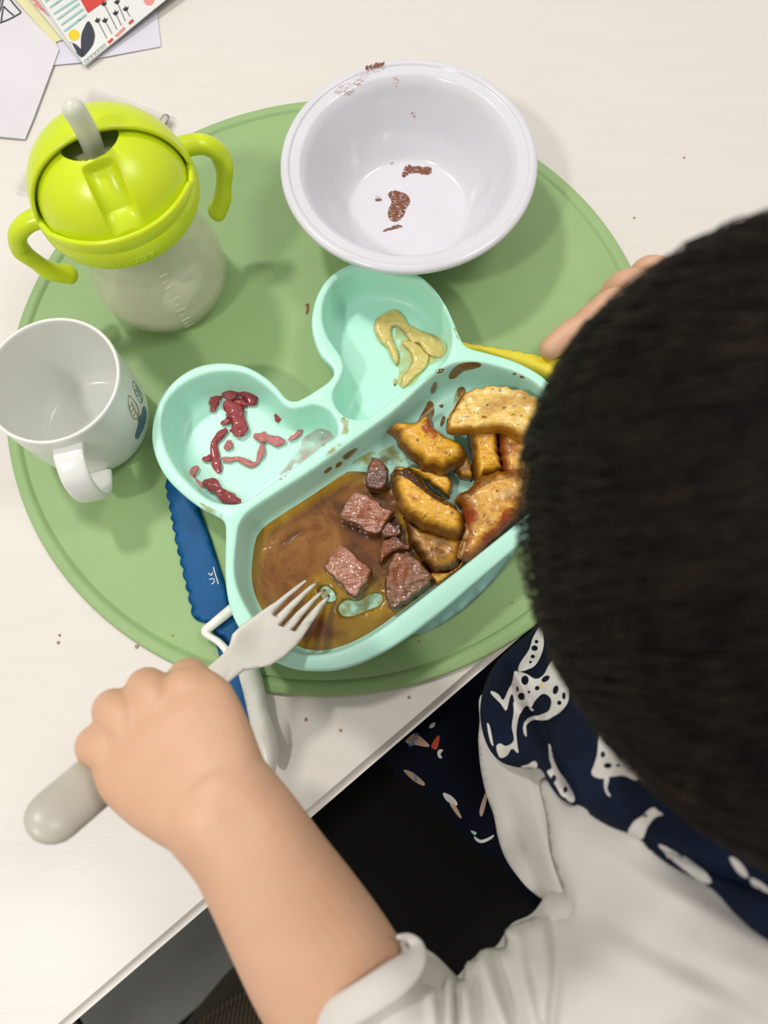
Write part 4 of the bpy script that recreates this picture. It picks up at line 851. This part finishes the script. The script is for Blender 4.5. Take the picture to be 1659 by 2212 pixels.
# legs
for s_ in (-1, 1):
    hip = PEL + ED3 * .050 * s_ + (0, 0, -.012); kn_ = hip + FD3 * .205 + ED3 * .045 * s_ + (0, 0, .004); an = kn_ + FD3 * .01 + (0, 0, -.20)
    B.append(sweep('l', [hip, (hip + kn_) / 2, kn_], [.048, .040, .033])); B.append(sweep('l', [kn_, (kn_ + an) / 2, an], [.033, .029, .021]))
    B.append(sweep('l', [an - FD3 * .012, an + FD3 * .03 + (0, 0, -.012), an + FD3 * .085 + (0, 0, -.016)], [.022, .024, .018], [.020, .016, .010]))
bod = voxel(B, 'body', .0012, 2, 'skin', person)
for s_ in (-1, 1):
    e_ = ellipsoid(HP(.0735, .026 * s_, .000), HA, (.008, .010, .008), 12); e_.name = 'eye'; e_.data.name = 'eye'; e_.data.materials.append(M['cloth_white']); e_.parent = person; e_.matrix_parent_inverse = Matrix.Translation(-Vector(person.location))
    e_ = ellipsoid(HP(.0800, .026 * s_, -.001), HA, (.003, .004, .004), 10); e_.name = 'pupil'; e_.data.name = 'pupil'; e_.data.materials.append(M['black_ink']); e_.parent = person; e_.matrix_parent_inverse = Matrix.Translation(-Vector(person.location))
o = sweep('lips', [HP(.066, -.015, -.056), HP(.075, 0, -.056), HP(.066, .015, -.056)], .0035, .003, 'pink_ink', person, 20, 12)

# hair: a cap plus single strands
def hairdir(l):  # l = unit vector (f, s, u): True where hair grows
    f_, s_, u_ = l; return not (f_ > .50 and u_ < .50) and not (u_ < -.78 and f_ > -.15) and not (abs(s_) > .7 and u_ < -.55 and f_ > .05)
V, F = [], []; n_ = 60; ok = []
AX = (.0945, .0780, .0885)
for i in range(n_ + 1):
    th = math.pi * i / n_
    for j in range(2 * n_):
        ph = math.pi * j / n_; l = (math.sin(th) * math.cos(ph), math.sin(th) * math.sin(ph), math.cos(th))
        q = 1 + .010 * noise.noise(Vector(l) * 5) + .006 * noise.noise(Vector(l) * 17)
        V.append(HC + sum(HA[k] * AX[k] * l[k] * q for k in range(3))); ok.append(hairdir(l))
F = [t_ for i in range(n_) for j in range(2*n_) for t_ in [(i*2*n_+j, (i+1)*2*n_+j, (i+1)*2*n_+(j+1) % (2*n_), i*2*n_+(j+1) % (2*n_))] if all(ok[x] for x in t_)]
hc = mesh('hair', V, F, 'hair', person); bm = bmesh.new(); bm.from_mesh(hc.data); bmesh.ops.remove_doubles(bm, verts=bm.verts, dist=1e-6)
bmesh.ops.delete(bm, geom=[v for v in bm.verts if not v.link_faces], context='VERTS'); bmesh.ops.recalc_face_normals(bm, faces=bm.faces); bm.to_mesh(hc.data); bm.free()
sm = hc.modifiers.new('t', 'SOLIDIFY'); sm.thickness = .010; sm.offset = -1
pole = np.array([-.62, .25, .74]); pole /= np.linalg.norm(pole); pa = np.cross(pole, [0, 1., 0]); pa /= np.linalg.norm(pa); pb = np.cross(pole, pa)
V, F = [], []
for s in range(9000):
    th0 = math.acos(1 - random.random() * 1.7); ph = random.uniform(0, 6.283); ln = random.uniform(.25, .5); lift = random.uniform(.0015, .0034) 
    pts = []; swirl = random.uniform(.15, .35)
    for i in range(7):
        th = th0 + ln * i / 6; p_ = ph + swirl * i / 6
        l = pole * math.cos(th) + (pa * math.cos(p_) + pb * math.sin(p_)) * math.sin(th)
        if not hairdir(l): break
        h = 1 + (lift / .085) * (.25 + .9 * math.sin(math.pi * min(1, i / 6 * .9)))
        pts.append(HC + sum(HA[k] * AX[k] * l[k] * h for k in range(3)))
    if len(pts) < 4: continue
    w_ = random.uniform(.00022, .0004); base = len(V)
    for i, p_ in enumerate(pts):
        tg = pts[min(i+1, len(pts)-1)] - pts[max(i-1, 0)]; nn = p_ - HC; sd = np.cross(tg, nn); sd /= np.linalg.norm(sd) + 1e-9; nn = nn / np.linalg.norm(nn)
        ww = w_ * (1 - .6 * i / len(pts)); V += [p_ + sd * ww, p_ - sd * ww, p_ + nn * ww * 1.2]
    for i in range(len(pts) - 1):
        a_ = base + i * 3
        for j in range(3): F.append((a_ + j, a_ + (j+1) % 3, a_ + 3 + (j+1) % 3, a_ + 3 + j))
st = mesh('hair_strands', V, F, 'strand', person); st['kind'] = 'stuff'

# trousers
Tr = []
for s_ in (-1, 1):
    hip = PEL + ED3 * .050 * s_ + (0, 0, -.005); kn_ = hip + FD3 * .21 + ED3 * .045 * s_; an = kn_ + FD3 * .01 + (0, 0, -.17)
    wob = lambda u, a: 1 + .03 * math.sin(u * 26 + 2 * a) + .02 * math.sin(u * 47 - a)
    Tr.append(sweep('l', [hip - FD3 * .02, (hip + kn_) / 2, kn_], [.058, .054, .047], [.058, .05, .045], seg=36, rfn=wob)); Tr.append(sweep('l', [kn_, (kn_ + an) / 2, an], [.046, .04, .034], seg=36, rfn=wob))
Tr.append(sweep('t', [PEL + (0, 0, -.03), PEL + (0, 0, .045)], [.108, .10], [.082, .075], up=tuple(FD3)))
tr = voxel(Tr, 'trousers', .0022, 4, 'trousers', person); trb = bvh(tr)
for mt, P in (('cloth_tan', [(876, 1602),(893, 1585),(905, 1588),(929, 1612),(895, 1608)]), ('cloth_blue', [(882, 1608),(898, 1584),(905, 1587),(893, 1610)]), ('cloth_red', [(932, 1611),(945, 1590),(950, 1592),(944, 1618)]),
              ('cloth_white', [(945, 1625),(950, 1618),(958, 1620),(952, 1628),(956, 1637),(948, 1636)]), ('cloth_tan', [(872, 1662),(893, 1668),(918, 1690),(914, 1696),(890, 1682)]), ('cloth_blue', [(895, 1672),(900, 1674),(902, 1688),(897, 1686)]),
              ('cloth_white', [(958, 1712),(975, 1718),(988, 1732),(985, 1740),(965, 1728)]), ('cloth_tan', [(972, 1735),(985, 1740),(998, 1765),(990, 1762)]), ('cloth_white', [(1025, 1805),(1040, 1813),(1060, 1806),(1068, 1801),(1064, 1810),(1042, 1820),(1028, 1814)]),
              ('teal_ink', [(1017, 1793),(1030, 1797),(1026, 1803)]), ('cloth_tan', [(1036, 1750),(1048, 1712),(1052, 1722),(1042, 1762)]), ('cloth_white', [(930, 1565),(940, 1560),(938, 1570),(928, 1573)])):
    decal('trouser_print', P, trb, mt, person, .0005, 4, True, n=24)

# shirt: volume of torso and sleeve, plus the draped cloth seen from above
S_ = []
S_.append(sweep('t', [NB + (0, 0, -.010), NB + (.003, -.008, -.045), (.182, -.075, -.04), PEL + (0, 0, -.015)], [.080, .104, .100, .104], [.045, .066, .070, .072], up=tuple(FD3), seg=48, rfn=lambda u, a: 1 + .012 * math.sin(7 * a + u * 9)))
CUF = W(782, 2140, .104)
S_.append(sweep('s', [NB + (-.01, -.012, -.03), SHL + (0, 0, -.014), (SHL + ELB) / 2 + (0, -.004, -.014), ELB + (0.006, .0, -.008), W(875, 2300, .097), W(835, 2235, .104)], [.048, .048, .042, .037, .035, .0335], n=90, seg=48, rfn=lambda u, a: 1 + .03 * math.sin(u * 70 + 1.5 * math.sin(a)) + .02 * math.sin(3 * a + 20 * u)))
S_.append(sweep('s', [NB + (.01, .005, -.03), SHR + (0, 0, -.012), (SHR + ELR) / 2, ELR], [.046, .046, .040, .036], n=60, seg=40, rfn=lambda u, a: 1 + .03 * math.sin(u * 50 + a)))
sh = voxel(S_, 'shirt', .0022, 4, 'shirt', person)
def sfold(v, d):
    x, y = v[:, 0], v[:, 1]; z = np.zeros(len(v))
    near = np.exp(-((y - 2130) / 110.) ** 2)
    for cx_, w_, a_, sl in ((925, 14, .004, .15), (948, 9, -.005, .05), (968, 10, .005, .02), (984, 6, -.006, .02), (1000, 10, .004, .1), (1022, 9, -.005, .2), (1045, 16, .005, .35), (1080, 12, -.004, .3), (1130, 18, .004, .25)):
        z += a_ * np.exp(-((x - cx_ - sl * (y - 2090)) / w_) ** 2) * np.exp(-((y - 2140) / 150.) ** 2)
    z -= .005 * np.exp(-((x - (1190 + .02 * (y - 2000) + 8 * np.sin((y - 1990) / 60.))) / 10) ** 2) * (1 / (1 + np.exp(-(y - 1985) / 8)))
    z -= .003 * np.exp(-((x - (1140 + .22 * (y - 2080))) / 9) ** 2) * (1 / (1 + np.exp(-(y - 2090) / 12)))
    z += .0014 * np.sin((x * .5 + y) / 38.) * (x > 1250) * np.clip((x - 1250) / 150, 0, 1)
    for y0, a_ in ((1930, .002), (2060, -.002), (2120, .0015)): z += a_ * np.exp(-(((y - y0) - .55 * (x - 1450)) / 28) ** 2) * np.clip((x - 1230) / 150, 0, 1)
    return z - .016 * np.exp(-d / 9.) * (y < 2230) * (x < 1240)
cloth('shirt_back', [(862, 2030),(886, 2028),(903, 2052),(906, 2075),(914, 2096),(925, 2114),(940, 2120),(952, 2111),(962, 2108),(970, 2100),(985, 2114),(998, 2116),(1003, 2090),(1012, 2074),(1022, 2074),(1036, 2055),(1060, 2047),(1090, 2045),(1089, 2015),(1100, 2002),(1140, 1985),(1180, 1972),(1215, 1962),(1224, 1948),(1190, 1850),(1180, 1770),(1165, 1690),(1200, 1680),(1300, 1720),(1450, 1800),(1600, 1920),(1760, 2060),(1800, 2300),(1400, 2500),(900, 2500),(700, 2400),(640, 2260),(690, 2205),(760, 2165),(820, 2115),(858, 2070)],
      [(880, 2030, .125),(690, 2220, .122),(780, 2160, .134),(860, 2130, .136),(830, 2260, .138),(900, 2400, .125),(950, 2115, .118),(980, 2200, .132),(1050, 2060, .114),(1100, 2200, .136),(1215, 1965, .108),(1160, 1990, .108),(1250, 2100, .142),(1400, 2250, .156),(1200, 1750, .100),(1260, 1850, .122),(1350, 1850, .138),(1400, 1950, .150),(1550, 2050, .160),(1700, 2200, .16),(1600, 1950, .155),(1700, 2020, .155),(1180, 1700, .085),(1400, 2480, .13),(1190, 2350, .14),(700, 2400, .115)], 'shirt', person, .002, 9, sfold, 260)
def pfold(v, d):
    x, y = v[:, 0], v[:, 1]
    c = 1150 + .28 * (y - 1800)
    return -.010 * np.exp(-((x - c + 25) / 22) ** 2) * np.exp(-((y - 1850) / 120) ** 2) + .005 * np.exp(-((x - c - 25) / 18) ** 2) + .003 * np.sin((x - .4 * y) / 16)
cloth('shirt_front', [(1036, 1560),(1033, 1600),(1038, 1660),(1050, 1715),(1066, 1760),(1076, 1810),(1090, 1850),(1112, 1885),(1145, 1922),(1180, 1948),(1222, 1966),(1240, 1940),(1260, 1850),(1250, 1750),(1220, 1650),(1180, 1560),(1100, 1500),(1040, 1500)],
      [(1036, 1560, .020),(1045, 1700, .015),(1080, 1810, .025),(1120, 1890, .045),(1215, 1962, .092),(1200, 1850, .080),(1170, 1750, .062),(1130, 1650, .045),(1200, 1600, .06),(1050, 1500, .02),(1260, 1850, .09),(1100, 1760, .035)], 'shirt', person, .0015, 8, pfold, 140)
# rolled cuff
sweep('sleeve_cuff', [W(862, 2024, .128), W(884, 2026, .126), W(900, 2046, .127), W(890, 2078, .133), W(850, 2116, .139), W(800, 2150, .141), W(745, 2183, .139), W(700, 2212, .134), W(660, 2250, .122)], [.0010, .0016, .003, .005, .006, .006, .006, .006, .006], [.0010, .0014, .0018, .002, .0022, .0022, .0022, .0022, .0022], 'shirt', person, 90, 16, up=(-.3, .3, .9))

# bib: navy printed cloth round the neck and down the chest
def bfold(v, d):
    x, y = v[:, 0], v[:, 1]
    z = .006 * np.exp(-((x - (1130 + .45 * (y - 1560))) / 16) ** 2) * (y < 1800) - .007 * np.exp(-((x - (1165 + .5 * (y - 1560))) / 14) ** 2) * (y < 1760)
    z += -.004 * np.exp(-(((y - 1775) - .42 * (x - 1300)) / 14) ** 2) * (x > 1230) + .0015 * np.sin((x + y) / 40)
    return z - .006 * np.exp(-d / 8.)
bb_ = cloth('bib', [(1180, 1330),(1140, 1368),(1085, 1415),(1052, 1465),(1038, 1520),(1040, 1570),(1055, 1615),(1078, 1643),(1105, 1655),(1140, 1660),(1168, 1662),(1190, 1700),(1215, 1728),(1262, 1752),(1310, 1785),(1355, 1812),(1400, 1840),(1450, 1873),(1510, 1912),(1560, 1950),(1610, 1995),(1665, 2045),(1780, 2130),(1830, 2060),(1760, 1900),(1650, 1780),(1500, 1650),(1400, 1560),(1330, 1480),(1280, 1400),(1240, 1330)],
      [(1180, 1330, .012),(1085, 1415, .020),(1045, 1500, .030),(1050, 1600, .040),(1100, 1655, .055),(1180, 1670, .095),(1200, 1560, .075),(1150, 1480, .045),(1262, 1752, .122),(1355, 1812, .140),(1450, 1873, .152),(1560, 1950, .160),(1665, 2045, .162),(1780, 2130, .16),(1300, 1640, .118),(1400, 1720, .145),(1500, 1800, .160),(1650, 1900, .168),(1330, 1520, .10),(1500, 1680, .15),(1750, 1900, .165),(1270, 1400, .06)], 'bib', person, .0022, 9, bfold, 220)
bbb = bvh(bb_)
def bprint(P, holes=(), mt='cloth_white'): decal('bib_print', P, bbb, mt, bb_, .0006, 4, True, holes=holes, n=max(30, len(P) * 5))
def ov(x, y, a, b=None, r=0): return ring(x, y, a, b or a, r, 10)
bprint([(1168, 1356),(1176, 1385),(1172, 1412),(1158, 1438),(1140, 1448),(1122, 1450),(1126, 1432),(1144, 1405),(1152, 1380)], [ov(1160, 1388, 4), ov(1156, 1402, 7, 6), ov(1152, 1420, 5, 4), ov(1147, 1432, 3)])
bprint([(1195, 1428),(1206, 1448),(1222, 1470),(1230, 1495),(1228, 1520),(1212, 1540),(1196, 1550),(1184, 1556),(1150, 1558),(1138, 1570),(1141, 1592),(1134, 1585),(1133, 1565),(1142, 1552),(1168, 1545),(1188, 1536),(1192, 1512),(1176, 1500),(1160, 1512),(1148, 1530),(1134, 1527),(1124, 1545),(1118, 1580),(1120, 1610),(1122, 1628),(1108, 1618),(1098, 1632),(1082, 1636),(1074, 1614),(1082, 1606),(1096, 1612),(1112, 1600),(1108, 1570),(1112, 1535),(1106, 1500),(1096, 1535),(1082, 1520),(1064, 1502),(1062, 1494),(1078, 1500),(1090, 1512),(1104, 1478),(1112, 1452),(1135, 1455),(1158, 1468),(1175, 1460),(1185, 1442)],
       [ov(1136, 1470, 8, 10), ov(1180, 1468, 10, 6, -.6), ov(1202, 1492, 6, 10, .3), ov(1125, 1506, 8), ov(1162, 1488, 5), ov(1220, 1505, 4, 8), ov(1210, 1520, 5), ov(1145, 1495, 3), ov(1116, 1490, 2.5, 6)])
bprint([(1296, 1568),(1303, 1580),(1306, 1598),(1318, 1612),(1322, 1590),(1332, 1594),(1345, 1618),(1358, 1640),(1385, 1668),(1378, 1688),(1350, 1678),(1325, 1680),(1300, 1684),(1280, 1674),(1286, 1652),(1292, 1630),(1294, 1600)], [ov(1315, 1656, 9, 6), ov(1304, 1632, 5, 7), ov(1337, 1656, 5, 3), ov(1328, 1622, 3, 7)])
bprint([(1185, 1610),(1191, 1616),(1194, 1640),(1206, 1668),(1222, 1690),(1240, 1722),(1236, 1732),(1214, 1716),(1196, 1688),(1184, 1668),(1192, 1662),(1186, 1640)], [ov(1197, 1684, 4, 8), ov(1220, 1708, 4, 7)])
bprint([(1414, 1745),(1422, 1752),(1434, 1760),(1420, 1764),(1408, 1775),(1398, 1790),(1388, 1812),(1376, 1806),(1358, 1796),(1370, 1775),(1390, 1762),(1402, 1750)], [ov(1396, 1762, 5, 3, -.5)])
bprint([(1425, 1822),(1450, 1832),(1478, 1850),(1500, 1868),(1530, 1892),(1538, 1904),(1520, 1904),(1495, 1888),(1465, 1865),(1440, 1848)])
bprint([(1575, 1850),(1592, 1856),(1612, 1878),(1618, 1892),(1605, 1890),(1585, 1870)]); bprint([(1622, 1895),(1640, 1900),(1665, 1920),(1670, 1935),(1650, 1928),(1630, 1915)])
bprint([(1403, 1690),(1415, 1688),(1426, 1700),(1415, 1708),(1402, 1700)]); bprint([(1308, 1684),(1318, 1684),(1314, 1706),(1322, 1722),(1314, 1718),(1308, 1704)])
bprint([(1098, 1655),(1118, 1656),(1140, 1652),(1158, 1644),(1164, 1655),(1150, 1660),(1120, 1663)]); bprint([(1054, 1562),(1060, 1570),(1066, 1598),(1068, 1612),(1062, 1604),(1057, 1585)])
bprint([(1258, 1497),(1264, 1502),(1262, 1512),(1254, 1505)])
bprint([(1166, 1482),(1173, 1476),(1178, 1484),(1170, 1492)], (), 'yellow_ink')
